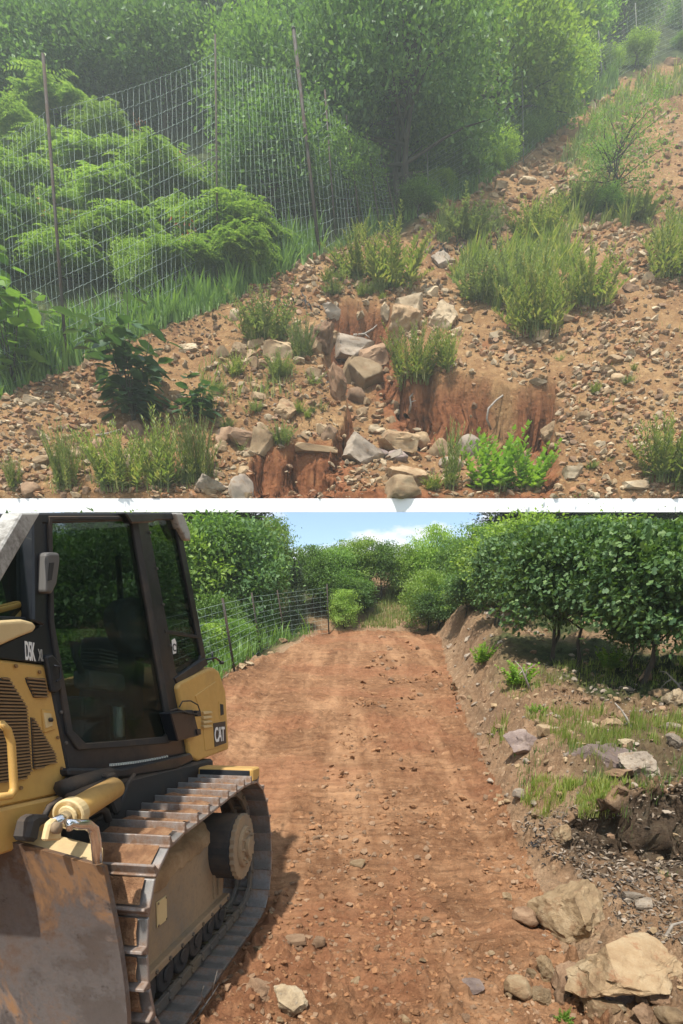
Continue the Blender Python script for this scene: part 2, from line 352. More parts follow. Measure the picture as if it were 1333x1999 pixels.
def build_ground():
    ys = np.concatenate([-np.geomspace(60, .6, 20), np.linspace(-.4, 1.6, 14), np.geomspace(1.7, 26, 520), np.geomspace(26.5, 150, 46)])
    a = np.concatenate([-np.geomspace(12, .86, 24), np.linspace(-.84, .84, 430), np.geomspace(.86, 12, 24)])
    A, Y = np.meshgrid(a, ys); W = np.sqrt(np.maximum(Y, 0) ** 2 + 1.2 + np.where(Y < 0, (Y * 1.0) ** 2, 0)); X = A * W; X = np.where(np.abs(A) > .84, np.sign(A) * np.minimum(np.abs(X), 135 + np.abs(A)), X)
    Z = gh(X, Y)
    x, y = X.ravel(), Y.ravel(); fm = sm(.25, .7, X - xr(Y)) * sm(4.45, 4.75, Y) * (1 - sm(5.05, 5.35, Y)); Y2 = Y + fm * (.20 * fbm(X * 2.2, Z * 2.6, 4, 301) + .10 * np.abs(fbm(X * 7, Z * 6, 3, 303))); X2 = X + fm * .08 * fbm(X * 4, Z * 5, 3, 305); Z2 = Z + fm * .05 * fbm(X * 6, Y * 6, 3, 307)
    V, F = grid(X2, Y2, Z2)
    e = x - xr(y); l = xl(y) - x
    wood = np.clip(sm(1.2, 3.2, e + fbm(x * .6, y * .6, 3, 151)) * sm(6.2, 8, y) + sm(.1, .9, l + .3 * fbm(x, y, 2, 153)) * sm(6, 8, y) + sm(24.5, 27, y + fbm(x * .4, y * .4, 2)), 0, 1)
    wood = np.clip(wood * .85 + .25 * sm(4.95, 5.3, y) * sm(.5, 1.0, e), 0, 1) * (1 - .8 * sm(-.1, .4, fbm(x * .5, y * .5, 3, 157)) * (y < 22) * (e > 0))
    face = np.clip(1.0 * sm(.25, .6, e) * sm(4.2, 4.5, y) * (1 - sm(4.9, 5.1, y)) * sm(-.7, -.1, fbm(x * 2, y * 2, 2, 159)), 0, 1); face = np.maximum(face, .6 * sm(4.9, 5.2, y) * (1 - sm(6.5, 8, y)) * sm(.5, 1.1, e) * sm(-.3, .3, fbm(x, y, 3, 160)))
    hill = sm(23.5, 25, y) * (1 - sm(-.2, .6, fbm(x * .3, y * .3, 3, 161) + .2)) * (np.abs(x - 3) < 4)
    wood = wood * (1 - hill)
    clay = .35 * sm(-.1, .6, fbm(x * .8, y * .8, 3, 163))
    fc = F[:, 0]; road = (e[fc] < .05) & (l[fc] < .1) & (y[fc] < 24.2) & (y[fc] > -30)
    V1, F1, a1 = sub(V, F, road, dict(clay=clay, wood=wood * 0)); obj('dirt_road', npmesh('dirt_road', V1, F1, True, a1), M['soil_low'], kind='structure')
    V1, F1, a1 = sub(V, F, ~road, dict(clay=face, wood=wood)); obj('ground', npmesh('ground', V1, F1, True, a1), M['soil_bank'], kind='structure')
build_ground()

def build_hill():
    ts = np.concatenate([np.linspace(tv(973), tv(0), 400), np.linspace(tv(-3), tv(-60), 16)])
    ys = (D1 * (SL - T1)) / (SL - ts); ys[0] = D1 + .34
    ys = np.concatenate([ys[:1], ys[1:]]); ys = np.sort(ys)
    a = np.concatenate([np.linspace(-1.5, -.76, 24), np.linspace(-.74, .74, 460), np.linspace(.76, 1.5, 24)])
    A, Y = np.meshgrid(a, ys); X = A * (Y * .82 + 4)
    Z, clay, wood, u, v = hz_all(X, Y); n, m = X.shape; wl_ = hz_all.wall
    cr_ = fbm(X * .8, Z * .8, 4, 191); Y0 = Y; Y = Y + wl_ * (.55 * cr_ + .45 * np.abs(fbm(X * 3, Z * 2.2, 3, 193))); X = X + wl_ * .5 * fbm(Y0 * .8, Z * .9, 3, 195)
    wood = wood; Y = np.maximum(Y, D1 + .34)
    Z[0] = np.minimum(Z[0], CZ + T1 * D1 - .02)
    V, F = grid(X, Y, Z)
    # the slab of earth has a back face too, so it is a solid bank
    Yb = Y[::12, ::12]; Xb = X[::12, ::12]; Zb = CZ + T1 * D1 + SL * (Yb - D1) - 7.0 + 0 * Xb
    Zb = np.where(Yb < D1 + 12, np.maximum(Zb, CZ + tv(1001) * Yb + .25), Zb); Zb[0] = CZ + tv(1000) * D1 + .3
    V2, F2 = grid(Xb, Yb, Zb); F2 = F2[:, ::-1] + len(V)
    V = np.concatenate([V, V2]); F = np.concatenate([F, F2]); z2 = np.zeros(len(V2))
    obj('hillside', npmesh('hillside', V, F, True, dict(clay=np.concatenate([clay.ravel(), z2]), wood=np.concatenate([wood.ravel(), z2]))), M['soil_hill'], kind='structure')
build_hill()

# white strip dividing the upper and lower views, built as a wall
t = NT('white_paint'); n = t.noise(.7, 4); c = t.ramp(n, [(.3, (.82, .82, .82)), (.7, (.86, .86, .86))])
M['white'] = t.end(t.bsdf(c, .7, 0, t.bump(t.noise(6, 4), .05, .01)))
def wall():
    z0 = CZ + tv(1000) * D1; z1 = CZ + T1 * D1; bm = bmesh.new()
    A = [(-33, D1, z0), (-33, D1, z1), (-33, D1 + .33, z1), (-33, D1 + .33, z0 + .20)]
    b_prism(bm, [Vector(p) for p in A], [Vector((33, p[1], p[2])) for p in A])
    obj('divider_strip', bm_done(bm, 'divider_strip', bevel=.008), M['white'], label='plain white dividing strip along the foot of the gullied hillside, above the tree tops', cat='wall')
wall()

# ------------------------------------------------------------------ metal, glass and paint
def paint(name, col, dirt=(0.20, 0.125, 0.07), amt=.5, rough=.42, scr=.5):
    t = NT(name); n = t.noise(2.2, 7, .65); n2 = t.noise(16, 6, .7)
    c = t.mix(t.ramp(n2, [(.35, (0, 0, 0)), (.75, (.35, .35, .35))]), col, tuple(k * .72 for k in col))
    g = t.n.new('ShaderNodeNewGeometry'); sx = t.n.new('ShaderNodeSeparateXYZ'); t.l.new(g.outputs['Normal'], sx.inputs[0])
    top = t.math('MULTIPLY', t.math('MAXIMUM', sx.outputs[2], 0.0), .5)
    f = t.math('ADD', t.math('MULTIPLY', n, 1.0), t.math('MULTIPLY', top, .35))
    d = t.ramp(f, [(.52, (0, 0, 0)), (.80, (amt,) * 3)]); c = t.mix(d, c, dirt)
    mpx = t.nd('ShaderNodeMapping'); mpx.inputs['Scale'].default_value = (3, 40, 6); mpx.inputs['Rotation'].default_value = (.5, .3, .2); t.l.new(t.tc.outputs['Object'], mpx.inputs[0])
    sc = t.noise(3, 3, .6, mpx.outputs[0], 1.5); c = t.mix(t.ramp(sc, [(.66, (0, 0, 0)), (.70, (.28 * scr,) * 3)]), c, (.55, .5, .42))
    r = t.ramp(f, [(.45, (rough,) * 3), (.8, (.85,) * 3)])
    return t.end(t.bsdf(c, r, 0, t.bump(n2, .08, .004)))
def steel(name, worn=(0.20, 0.19, 0.18), rust=(0.13, 0.062, 0.03), bias=0.0, metal=.75, rough=.38, sc=1.0, zwear=None, mud=None):
    t = NT(name); n = t.noise(2.0 * sc, 8, .68)
    if zwear:                                  # scoured bright along the bottom
        sz = t.n.new('ShaderNodeSeparateXYZ'); t.l.new(t.tc.outputs['Object'], sz.inputs[0]); mr = t.nd('ShaderNodeMapRange'); t.l.new(sz.outputs[2], mr.inputs[0]); mr.inputs[1].default_value = zwear[0]; mr.inputs[2].default_value = zwear[1]; mr.inputs[3].default_value = -.16; mr.inputs[4].default_value = .06; n = t.math('ADD', n, mr.outputs[0])
    n2 = t.noise(22 * sc, 6, .7)
    f = t.ramp(t.math('ADD', t.math('MULTIPLY', n, .8), t.math('MULTIPLY', n2, .2)), [(.44 + bias, (0, 0, 0)), (.60 + bias, (1, 1, 1))])
    c = t.mix(f, worn, rust); c = t.mix(t.ramp(n2, [(.5, (0, 0, 0)), (.9, (.5, .5, .5))]), c, (.05, .045, .04))
    if mud:
        md = t.ramp(t.noise(1.9, 9, .72, None, .6), [(.54, (0, 0, 0)), (.62, (1, 1, 1))]); c = t.mix(md, c, mud); f = t.math('MAXIMUM', f, md); c = t.mix(t.ramp(t.noise(7, 6, .8), [(.60, (0, 0, 0)), (.66, (.7, .7, .7))]), c, (.03, .022, .018))
    mt = t.math('MULTIPLY', t.math('SUBTRACT', 1.0, f), metal); r = t.math('ADD', t.math('MULTIPLY', f, .45), rough)
    return t.end(t.bsdf(c, r, mt, t.bump(n2, .25, .004)))
M['yellow'] = paint('yellow_paint', (0.56, 0.335, 0.095), amt=.40)
M['cream'] = paint('dusty_yellow_paint', (0.62, 0.47, 0.24), amt=.55, rough=.6)
M['black'] = paint('black_paint', (0.010, 0.013, 0.019), (0.09, 0.075, 0.06), .10, .33, .25)
M['grille'] = paint('grille_brown', (0.22, 0.125, 0.05), amt=.35, rough=.6)
M['rubber'] = paint('rubber', (0.025, 0.025, 0.026), amt=.5, rough=.75, scr=0)
M['shoe'] = steel('track_steel', (0.34, 0.33, 0.32), (0.19, 0.105, 0.06), .0, .75, .36, 1.6)
M['shoe_dull'] = steel('outer_track_steel', (0.14, 0.13, 0.12), (0.16, 0.115, 0.07), -.02, .4, .5, 1.4)
M['blade'] = steel('blade_steel', (0.19, 0.19, 0.195), (0.085, 0.045, 0.025), -.02, .8, .30, 1.5, (.3, 1.2), (.20, .105, .048))
M['chrome'] = steel('chrome', (0.7, 0.7, 0.72), (0.3, 0.28, 0.26), .2, .95, .15)
M['frame_dust'] = steel('dusty_frame', (0.22, 0.175, 0.125), (0.31, 0.215, 0.125), -.06, .12, .75, 1.2)
M['ropsgrey'] = steel('worn_grey_bar', (0.42, 0.41, 0.38), (0.10, 0.085, 0.07), .06, .3, .5, 2)
t = NT('packed_soil'); n = t.noise(7, 7, .72); n2 = t.noise(40, 5, .7)
M['dirt'] = t.end(t.bsdf(t.ramp(n, [(.32, (.13, .06, .03)), (.5, (.25, .125, .06)), (.7, (.40, .235, .125))]), .95, 0, t.bump(n2, .8, .02, t.bump(n, .8, .05))))
t = NT('dry_dust'); n = t.noise(5, 7, .72); n2 = t.noise(60, 5, .7)
M['dust'] = t.end(t.bsdf(t.ramp(n, [(.32, (.22, .13, .065)), (.5, (.33, .205, .105)), (.7, (.44, .30, .17))]), .97, 0, t.bump(n2, .8, .01, t.bump(n, .6, .04))))
def glass(name, tint, through):
    t = NT(name); g = t.bsdf((.01, .014, .014), .03, 0, None, Specular_IOR_Level=.6)
    tr = t.n.new('ShaderNodeBsdfTransparent'); tr.inputs[0].default_value = (*tint, 1)
    lw = t.nd('ShaderNodeLayerWeight', Blend=.25); f = t.math('SUBTRACT', through, t.math('MULTIPLY', lw.outputs['Fresnel'], through * .8))
    m = t.n.new('ShaderNodeMixShader'); t.l.new(f, m.inputs[0]); t.l.new(g, m.inputs[1]); t.l.new(tr.outputs[0], m.inputs[2]); return t.end(m.outputs[0])
M['glass'] = glass('tinted_cab_glass', (.90, .98, .95), .86)
M['white_print'] = NT('white_print'); M['white_print'] = M['white_print'].end(M['white_print'].bsdf((.78, .78, .76), .5))
M['black_print'] = NT('black_print'); M['black_print'] = M['black_print'].end(M['black_print'].bsdf((.03, .03, .032), .5))
M['seat'] = NT('seat_cloth'); M['seat'] = M['seat'].end(M['seat'].bsdf((.22, .25, .26), .8))
M['lever'] = NT('cab_grey'); M['lever'] = M['lever'].end(M['lever'].bsdf((.42, .46, .44), .5))

M['handle'] = NT('grey_plastic'); M['handle'] = M['handle'].end(M['handle'].bsdf((.10, .095, .09), .6))
# ------------------------------------------------------------------ bulldozer, in its own frame: x out to its side, y to its rear, z up
def _dozer_frame():
    o = at(365, 1999, 2.47); r = ray(790, 1395); e1 = Vector(r).normalized(); e2 = e1.cross(Vector((0, 0, 1))).normalized(); e3 = e2.cross(e1)
    return o, e2, e1, e3
DO, E2, E1, E3 = _dozer_frame()
DM = Matrix(((E2.x, E1.x, E3.x, DO.x), (E2.y, E1.y, E3.y, DO.y), (E2.z, E1.z, E3.z, DO.z), (0, 0, 0, 1)))
DMI = DM.inverted()
def dz(u, v, ax, val):
    o = DMI @ Vector((0, 0, CZ)); d = DMI.to_3x3() @ Vector(ray(u, v)); k = (val - o[ax]) / d[ax]; return o + d * k
def S(u, v, x=-.55): return dz(u, v, 0, x)
doz = empty('bulldozer', 'yellow and black tracked bulldozer with enclosed cab, parked on the dirt road', 'bulldozer')
doz.matrix_world = DM
def dpart(name, me, mat, parent=None, label=None): return obj(name, me, M[mat], parent or doz, label=label)
def slab(pix, x0, x1, shift=(0, 0, 0), bevel=0.0, seg=1, inset=None):
    """outline measured on the plane x = x0, carried inwards to x1"""
    bm = bmesh.new(); A = [S(u, v, x0) + Vector(shift) for u, v in pix]; B = [Vector((x1, p.y, p.z)) for p in A]; b_prism(bm, A, B); return bm_done(bm, 'slab', bevel=bevel, seg=seg)
def ring(outer, inner, x0, x1, bevel=.006):
    bm = bmesh.new(); n = len(outer)
    P = [[S(u, v, x0) for u, v in outer], [S(u, v, x0) for u, v in inner]]; P += [[Vector((x1, p.y, p.z)) for p in q] for q in P]
    R = [[bm.verts.new(p) for p in q] for q in P]
    for i in range(n):
        j = (i + 1) % n
        for a, b in ((0, 1), (1, 3), (3, 2), (2, 0)): bm.faces.new((R[a][i], R[a][j], R[b][j], R[b][i]))
    return bm_done(bm, 'ring', bevel=bevel)
XC = -.55
def track_profile():
    return [(-.10, .035), (.3, .03), (.8, .03), (1.3, .03), (1.62, .04), (1.78, .14), (1.86, .36), (1.85, .60), (1.76, .88), (1.62, 1.08), (1.42, 1.19), (1.15, 1.205), (.85, 1.18), (.55, 1.145), (.25, 1.11), (0, 1.09), (-.20, 1.05), (-.32, .95), (-.385, .80), (-.405, .62), (-.39, .44), (-.34, .26), (-.24, .12)]
def resample(P, n):
    P = [Vector((0, a, b)) for a, b in P]; P.append(P[0]); L = [0]
    for a, b in zip(P, P[1:]): L.append(L[-1] + (b - a).length)
    out = []
    for k in range(n):
        s = L[-1] * k / n; i = max(j for j in range(len(L)) if L[j] <= s + 1e-9); i = min(i, len(P) - 2); f = (s - L[i]) / (L[i + 1] - L[i]); out.append(P[i].lerp(P[i + 1], f))
    return out
def build_track(x_out, width, parent):
    n = 34; C = resample(track_profile(), n); cen = Vector((0, .73, .6)); tr = parent
    x0, x1 = x_out - width, x_out
    def shoe_me(L):
        bm = bmesh.new(); w = width
        # thin pad with a raised grouser bar along its leading edge, local x along the pad, y along the chain, z outwards
        pts = [(-L * .5, 0), (L * .42, 0), (L * .42, .014), (L * .5, .014), (L * .5, .0), (L * .54, 0), (L * .54, .018), (-L * .30, .022), (-L * .34, .060), (-L * .43, .060), (-L * .47, .022), (-L * .5, .02)]
        pts = [(-L * .52, 0), (L * .50, 0), (L * .52, .010), (L * .47, .020), (-L * .28, .020), (-L * .33, .066), (-L * .42, .068), (-L * .47, .020), (-L * .54, .016)]
        b_prism(bm, [Vector((-w / 2, a, b)) for a, b in pts], [Vector((w / 2, a, b)) for a, b in pts])
        return bm_done(bm, 'track_shoe', bevel=.003)
    Ls = sum((C[(i + 1) % n] - C[i]).length for i in range(n)) / n; me = shoe_me(Ls * .98); rnd = random.Random(3)
    me.materials.append(M['shoe'])
    dirt_variants = []
    for k in range(5):
        m2 = 14; m3 = 5; V = []; 
        xs = np.linspace(-width * .47, width * .40, m2); ys = np.linspace(-Ls * .24, Ls * .5, m3); X, Y = np.meshgrid(xs, ys, indexing='ij')
        hh = .034 + np.maximum(-.008, .034 * (fbm(X * 9 + k * 7, Y * 14, 4, 200 + k) + .15)) * (1 - np.abs(X / (width * .5)) ** 4) * np.sin(np.clip((Y + Ls * .24) / (Ls * .74), .02, .98) * math.pi) ** .4
        V, F = grid(X, Y, hh); dm = npmesh('caked_soil', V, F, True); dm.materials.append(M['dirt']); dirt_variants.append(dm)
    shoes = []
    for i in range(n):
        a, b = C[i], C[(i + 1) % n]; mid = (a + b) / 2; d = (b - a).normalized(); nrm = Vector((0, -d.z, d.y)) if False else Vector((1, 0, 0)).cross(d)
        if nrm.dot(mid - cen) < 0: nrm = -nrm
        xa = Vector((1, 0, 0)); ya = nrm.cross(xa)
        R = Matrix((xa, ya, nrm)).transposed().to_4x4(); R.translation = Vector(((x0 + x1) / 2, mid.y, mid.z)) + nrm * .012
        o = obj('track_shoe', me, None, tr); o.matrix_local = R; shoes.append(o)
        if mid.z > .25 and rnd.random() < .93:
            c = obj('caked_soil', dirt_variants[rnd.randrange(5)], None, o); c['kind'] = 'stuff'
    # chain links under the shoes
    bm = bmesh.new(); Cin = resample([(cen.y + (a - cen.y) * .945, cen.z + (b - cen.z) * .90) for a, b in track_profile()], n)
    for xx in (x0 + width * .36, x0 + width * .62):
        for i in range(n):
            a, b = Cin[i], Cin[(i + 1) % n]; mid = (a + b) / 2; d = (b - a).normalized(); nr = Vector((1, 0, 0)).cross(d); L = (b - a).length
            R = Matrix((Vector((1, 0, 0)), d, nr)).transposed().to_4x4(); R.translation = Vector((xx, mid.y, mid.z))
            b_box(bm, (-.014, -L * .46, -.035), (.014, L * .46, .035), R)
            if xx > x0 + width * .5: b_tube(bm, [R @ Vector((-.12, -L * .5, 0)), R @ Vector((.026, -L * .5, 0))], .02, 6)
    obj('track_chain', bm_done(bm, 'track_chain', bevel=.003), M['shoe_dull'], tr)
    xf = x_out - width * .42                      # outer face of the side frame
    # side frame: a dusty box girder with its lower rail
    bm = bmesh.new(); prof = [(-.26, .34), (1.10, .34), (1.12, .55), (1.02, .84), (.90, .89), (-.10, .83), (-.27, .74)]
    b_prism(bm, [Vector((xf, a, b)) for a, b in prof], [Vector((xf - .16, a, b)) for a, b in prof]); fr = obj('track_frame', bm_done(bm, 'track_frame', bevel=.012), M['frame_dust'], tr)
    bm = bmesh.new(); b_box(bm, (xf - .02, -.30, .315), (xf + .045, 1.13, .365)); obj('guard_rail', bm_done(bm, 'guard_rail', bevel=.006), M['frame_dust'], fr)
    # inspection plates, with stripes of soil heaped on the frame
    bm = bmesh.new(); b_box(bm, (xf, .02, .55), (xf + .010, .14, .70)); obj('cover_plate', bm_done(bm, 'cover_plate', bevel=.004), M['cream'], fr)
    bm = bmesh.new(); b_box(bm, (xf, -.22, .55), (xf + .008, -.12, .63)); obj('cover_plate', bm_done(bm, 'cover_plate', bevel=.004), M['cream'], fr)
    for yy, z0_, z1_ in ((.90, .40, .84), (.99, .40, .80)):      # welded ribs near the rear of the frame
        bm = bmesh.new(); b_box(bm, (xf, yy - .012, z0_), (xf + .016, yy + .012, z1_)); obj('frame_rib', bm_done(bm, 'rib', bevel=.003), M['frame_dust'], fr)
    for k in range(9):
        p = Vector((xf + .04, -.24 + k * .165, .34)); obj('frame_bolt', tube_me([p, p + Vector((.016, 0, 0))], .013, 6, False), M['shoe_dull'], fr)
    for yy, zz in ((.03, .56), (.13, .56), (.03, .69), (.13, .69)):
        p = Vector((xf + .008, yy, zz)); obj('frame_bolt', tube_me([p, p + Vector((.008, 0, 0))], .007, 6, False), M['frame_dust'], fr)
    xs = np.linspace(xf - .19, xf + .012, 16); ys = np.linspace(-.24, 1.08, 90); X, Y = np.meshgrid(xs, ys, indexing='ij'); q = np.clip((X - xf + .19) / .20, 0, 1)
    Z = np.interp(Y, [-.24, -.1, .9, 1.08], [.74, .84, .90, .84]) + .13 * (1 - q ** 1.5) * sm(-.24, .1, Y) + .012 * fbm(X * 20, Y * 9, 4, 210); Z = np.where(q > .97, Z - .05 - .05 * np.abs(fbm(Y * 4, Y * 0, 3, 212)), Z)
    V, F = grid(X, Y, Z); so = obj('heaped_soil', npmesh('heaped_soil', V, F, True), M['dust'], tr); so['kind'] = 'stuff'
    for yy in np.linspace(-.12, 1.0, 6):           # rollers
        bm = bmesh.new(); b_tube(bm, [Vector((xf - .2, yy, .235)), Vector((xf + .015, yy, .235))], .105, 18); b_tube(bm, [Vector((xf + .015, yy, .235)), Vector((xf + .03, yy, .235))], .05, 12)
        obj('track_roller', bm_done(bm, 'roller', bevel=.008), M['rubber'], tr)
        bm = bmesh.new(); b_box(bm, (xf - .02, yy - .06, .20), (xf + .012, yy + .06, .345)); obj('roller_bracket', bm_done(bm, 'b', bevel=.01), M['frame_dust'], tr)
    bm = bmesh.new(); b_tube(bm, [Vector((xf - .20, 0.03, .56)), Vector((xf - .06, .03, .56))], .40, 32); obj('front_idler', bm_done(bm, 'idler', bevel=.01), M['shoe_dull'], tr)
    # rear final drive: drum, toothed disc, hub
    c0 = S(478, 1652, x_out + .01); yc, zc_ = c0.y, c0.z + .0
    bm = bmesh.new(); b_tube(bm, [Vector((x_out - .36, yc, zc_)), Vector((x_out - .03, yc, zc_))], .245, 36); hub = obj('final_drive', bm_done(bm, 'fd', bevel=.012), M['rubber'], tr)
    bm = bmesh.new(); N = 26; A = []
    for k in range(N * 2): 
        r = .252 if k % 2 == 0 else .238; an = math.pi * (k + .5) / N; A.append(Vector((x_out - .03, yc + r * math.cos(an), zc_ + r * math.sin(an))))
    b_prism(bm, A, [p + Vector((.035, 0, 0)) for p in A]); obj('toothed_disc', bm_done(bm, 'disc', bevel=.003), M['frame_dust'], hub)
    bm = bmesh.new(); b_tube(bm, [Vector((x_out + .005, yc, zc_)), Vector((x_out + .03, yc, zc_))], [.16, .15], 24); b_tube(bm, [Vector((x_out + .03, yc, zc_)), Vector((x_out + .06, yc, zc_))], .075, 18); obj('hub_cap', bm_done(bm, 'cap', bevel=.004), M['frame_dust'], hub)
    for k in range(10):
        an = 2 * math.pi * k / 10; p = Vector((x_out + .03, yc + .118 * math.cos(an), zc_ + .118 * math.sin(an))); obj('hub_bolt', tube_me([p, p + Vector((.018, 0, 0))], .013, 6, False), M['frame_dust'], hub)
tk = dpart('track_drive', tube_me([Vector((-.5, 1.6, .62)), Vector((-.2, 1.6, .62))], .12, 16), 'rubber')
tk.name = 'track'
def tag_track(): build_track(0.0, .44, doz)
tag_track()
# far track, seen only past the blade: belt and frame
bm = bmesh.new(); prof = track_profile(); b_prism(bm, [Vector((-1.62, a, b)) for a, b in prof], [Vector((-2.06, a, b)) for a, b in prof]); dpart('far_track', bm_done(bm, 'far', bevel=.02), 'shoe_dull')

# chassis between the tracks, fenders, tool box over the rear of the track
bm = bmesh.new(); b_box(bm, (-1.62, -.25, .55), (-.50, 1.75, 1.36)); dpart('chassis', bm_done(bm, 'chassis', bevel=.02), 'rubber')
p0 = S(352, 1490, -.44); p1 = S(492, 1492, 0)
bm = bmesh.new(); b_box(bm, (-.46, 1.30, 1.225), (-.005, 1.50, 1.33)); dpart('rear_step', bm_done(bm, 'step', bevel=.012), 'yellow', label='dusty yellow step with a dark worn face over the rear of the track')
bm = bmesh.new(); b_box(bm, (-.44, 1.288, 1.235), (-.03, 1.30, 1.315)); dpart('step_face', bm_done(bm, 'face', bevel=.002), 'black')

# hood: yellow side panel with three louvred grilles, black band with lettering, rounded top
dpart('hood_side', slab([(-60, 1278), (0, 1287), (92, 1299), (134, 1512), (112, 1552), (-60, 1590)], XC, -1.6, bevel=.012), 'yellow')
dpart('hood_band', slab([(-60, 1232), (0, 1262), (62, 1232), (88, 1215), (94, 1297), (0, 1285), (-60, 1276)], XC + .004, -1.6, bevel=.004), 'black')
bm = bmesh.new(); A = [S(u, v, XC + .02) for u, v in ((-60, 1225), (0, 1212), (45, 1209), (66, 1214), (74, 1224), (66, 1234), (40, 1244), (0, 1262), (-60, 1272))]
b_prism(bm, A, [Vector((-1.6, p.y, p.z + .03)) for p in A]); dpart('hood_top', bm_done(bm, 'hood_top', bevel=.022, seg=3), 'cream')
def louvre(pix, name='grille'):
    P = [S(u, v, XC + .004) for u, v in pix]; bm = bmesh.new(); b_prism(bm, P, [Vector((XC - .02, p.y, p.z)) for p in P]); g = dpart(name, bm_done(bm, name, bevel=.002), 'rubber')
    z0, z1 = min(p.z for p in P), max(p.z for p in P); n = max(3, int((z1 - z0) / .0145)); 
    me = {}
    for k in range(n):
        z = z0 + (k + .5) * (z1 - z0) / n; xs = []
        for a, b in zip(P, P[1:] + P[:1]):
            if (a.z > z) != (b.z > z): xs.append(a.y + (b.y - a.y) * (z - a.z) / (b.z - a.z))
        if len(xs) < 2 or max(xs) - min(xs) < .012: continue
        y0, y1 = min(xs) + .004, max(xs) - .004; bm = bmesh.new(); h = .0052; q = [(XC + .004, -h), (XC + .014, -h * .7), (XC + .013, h * .3), (XC + .004, h)]
        b_prism(bm, [Vector((a, y0, z + b)) for a, b in q], [Vector((a, y1, z + b)) for a, b in q]); obj('slat', bm_done(bm, 'slat'), M['grille'], g)
    return g
louvre([(-40, 1345), (5, 1322), (16, 1322), (52, 1380), (62, 1505), (52, 1518), (12, 1528), (-40, 1530)])
louvre([(50, 1323), (88, 1324), (93, 1354), (92, 1362), (66, 1362), (52, 1332)])
louvre([(60, 1400), (66, 1402), (108, 1472), (110, 1488), (72, 1502), (65, 1500)])
L0 = S(83, 1385, XC + .004); 
dpart('latch_plate', slab([(83, 1384), (103, 1388), (108, 1424), (88, 1430)], XC + .01, XC - .01, bevel=.003), 'yellow')
dpart('latch', slab([(87, 1391), (101, 1393), (104, 1418), (91, 1422)], XC + .016, XC, bevel=.004), 'cream')
p = S(97, 1405, XC + .016); dpart('lock', tube_me([p, p + Vector((.012, 0, 0))], .011, 10), 'rubber')
dpart('lower_body', slab([(-60, 1592), (112, 1555), (122, 1552), (124, 1600), (90, 1640), (-60, 1690)], XC + .02, -1.6, bevel=.012), 'yellow')
bm = bmesh.new()
for q in ([(2, 1412), (14, 1424), (22, 1450), (26, 1520), (27, 1540), (20, 1553), (-12, 1557)],): b_tube(bm, [S(u, v, XC + .09) for u, v in q], .0165, 10)
dpart('side_rail', bm_done(bm, 'rail', True), 'yellow')
bm = bmesh.new(); b_tube(bm, [S(u, v, XC - .05) for u, v in ((-50, 1205), (-10, 1192), (30, 1182), (42, 1179), (45, 1186), (34, 1199), (22, 1212))], .018, 10); dpart('hood_rail', bm_done(bm, 'rail', True), 'yellow')
# lettering: D5K and XL on the band
def flat_text(name, body, pix, xw, mat, lean=0):
    (u0, v0), (u1, v1) = pix; a = S(u0, v1, xw); b = S(u1, v0, xw); h = abs(b.z - a.z); cu = bpy.data.curves.new(name, 'FONT'); cu.body = body; cu.size = 1; cu.extrude = .01; cu.offset = .022; cu.space_character = .92
    cu.materials.append(M[mat]); o = bpy.data.objects.new(name, cu); COL.objects.link(o); o.parent = doz
    bpy.context.view_layer.update(); w = max(o.dimensions.x / max(o.scale.x, 1e-6), .3)
    sx = abs(b.y - a.y) / w; sz = h / .72
    me = bpy.data.meshes.new_from_object(o); bpy.data.objects.remove(o); o = obj(name, me, None, doz)
    o.matrix_local = Matrix.Translation(a) @ Matrix.Rotation(math.pi / 2, 4, 'Z') @ Matrix.Rotation(math.pi / 2, 4, 'X') @ Matrix.Diagonal((sx, sz, .12, 1)); return o
flat_text('lettering', 'D5K', ((49, 1254), (67, 1287)), XC + .008, 'white_print')
flat_text('lettering', 'XL', ((75, 1268), (85, 1289)), XC + .008, 'ropsgrey')

# cab
TOPV = 1001
cab = dpart('cab_frame', ring([(66, TOPV), (280, TOPV), (374, 1480), (350, 1494), (240, 1508), (134, 1506), (92, 1300), (80, 1210)], [(98, TOPV + 9), (262, TOPV + 9), (336, 1440), (325, 1447), (230, 1455), (160, 1461), (137, 1430), (101, 1215)], XC + .002, XC - .07, .008), 'black')
door = dpart('cab_door', ring([(96, TOPV + 6), (268, TOPV + 6), (340, 1444), (330, 1451), (230, 1459), (154, 1464), (133, 1434), (99, 1215)], [(103, TOPV + 14), (257, TOPV + 14), (329, 1430), (320, 1438), (235, 1446), (168, 1451), (143, 1425), (107, 1215)], XC + .016, XC - .02, .004), 'rubber')
gl = obj('window_pane', slab([(102, TOPV + 13), (258, TOPV + 13), (330, 1431), (320, 1439), (235, 1447), (167, 1452), (142, 1426), (106, 1215)], XC + .004, XC - .002), M['glass'], door)
dpart('rear_quarter_frame', ring([(276, TOPV), (348, TOPV), (402, 1284), (399, 1293), (346, 1337), (338, 1330)], [(287, TOPV + 5), (338, TOPV + 5), (392, 1279), (390, 1287), (349, 1318), (344, 1312)], XC, XC - .05, .005), 'black')
q = dpart('window_pane', slab([(286, TOPV + 4), (339, TOPV + 4), (393, 1280), (390, 1288), (349, 1319), (343, 1312)], XC - .012, XC - .018), 'glass')
dpart('window_bar', slab([(322, 1229), (392, 1241), (393, 1247), (323, 1236)], XC + .006, XC - .02, bevel=.002), 'black')
dpart('quarter_sill', slab([(341, 1324), (401, 1284), (407, 1297), (348, 1340)], XC + .012, XC - .10, bevel=.005), 'black')
dpart('cab_sill', slab([(134, 1500), (240, 1500), (374, 1470), (380, 1484), (345, 1502), (240, 1518), (136, 1516)], XC + .05, XC - .2, bevel=.012), 'black')
bm = bmesh.new()
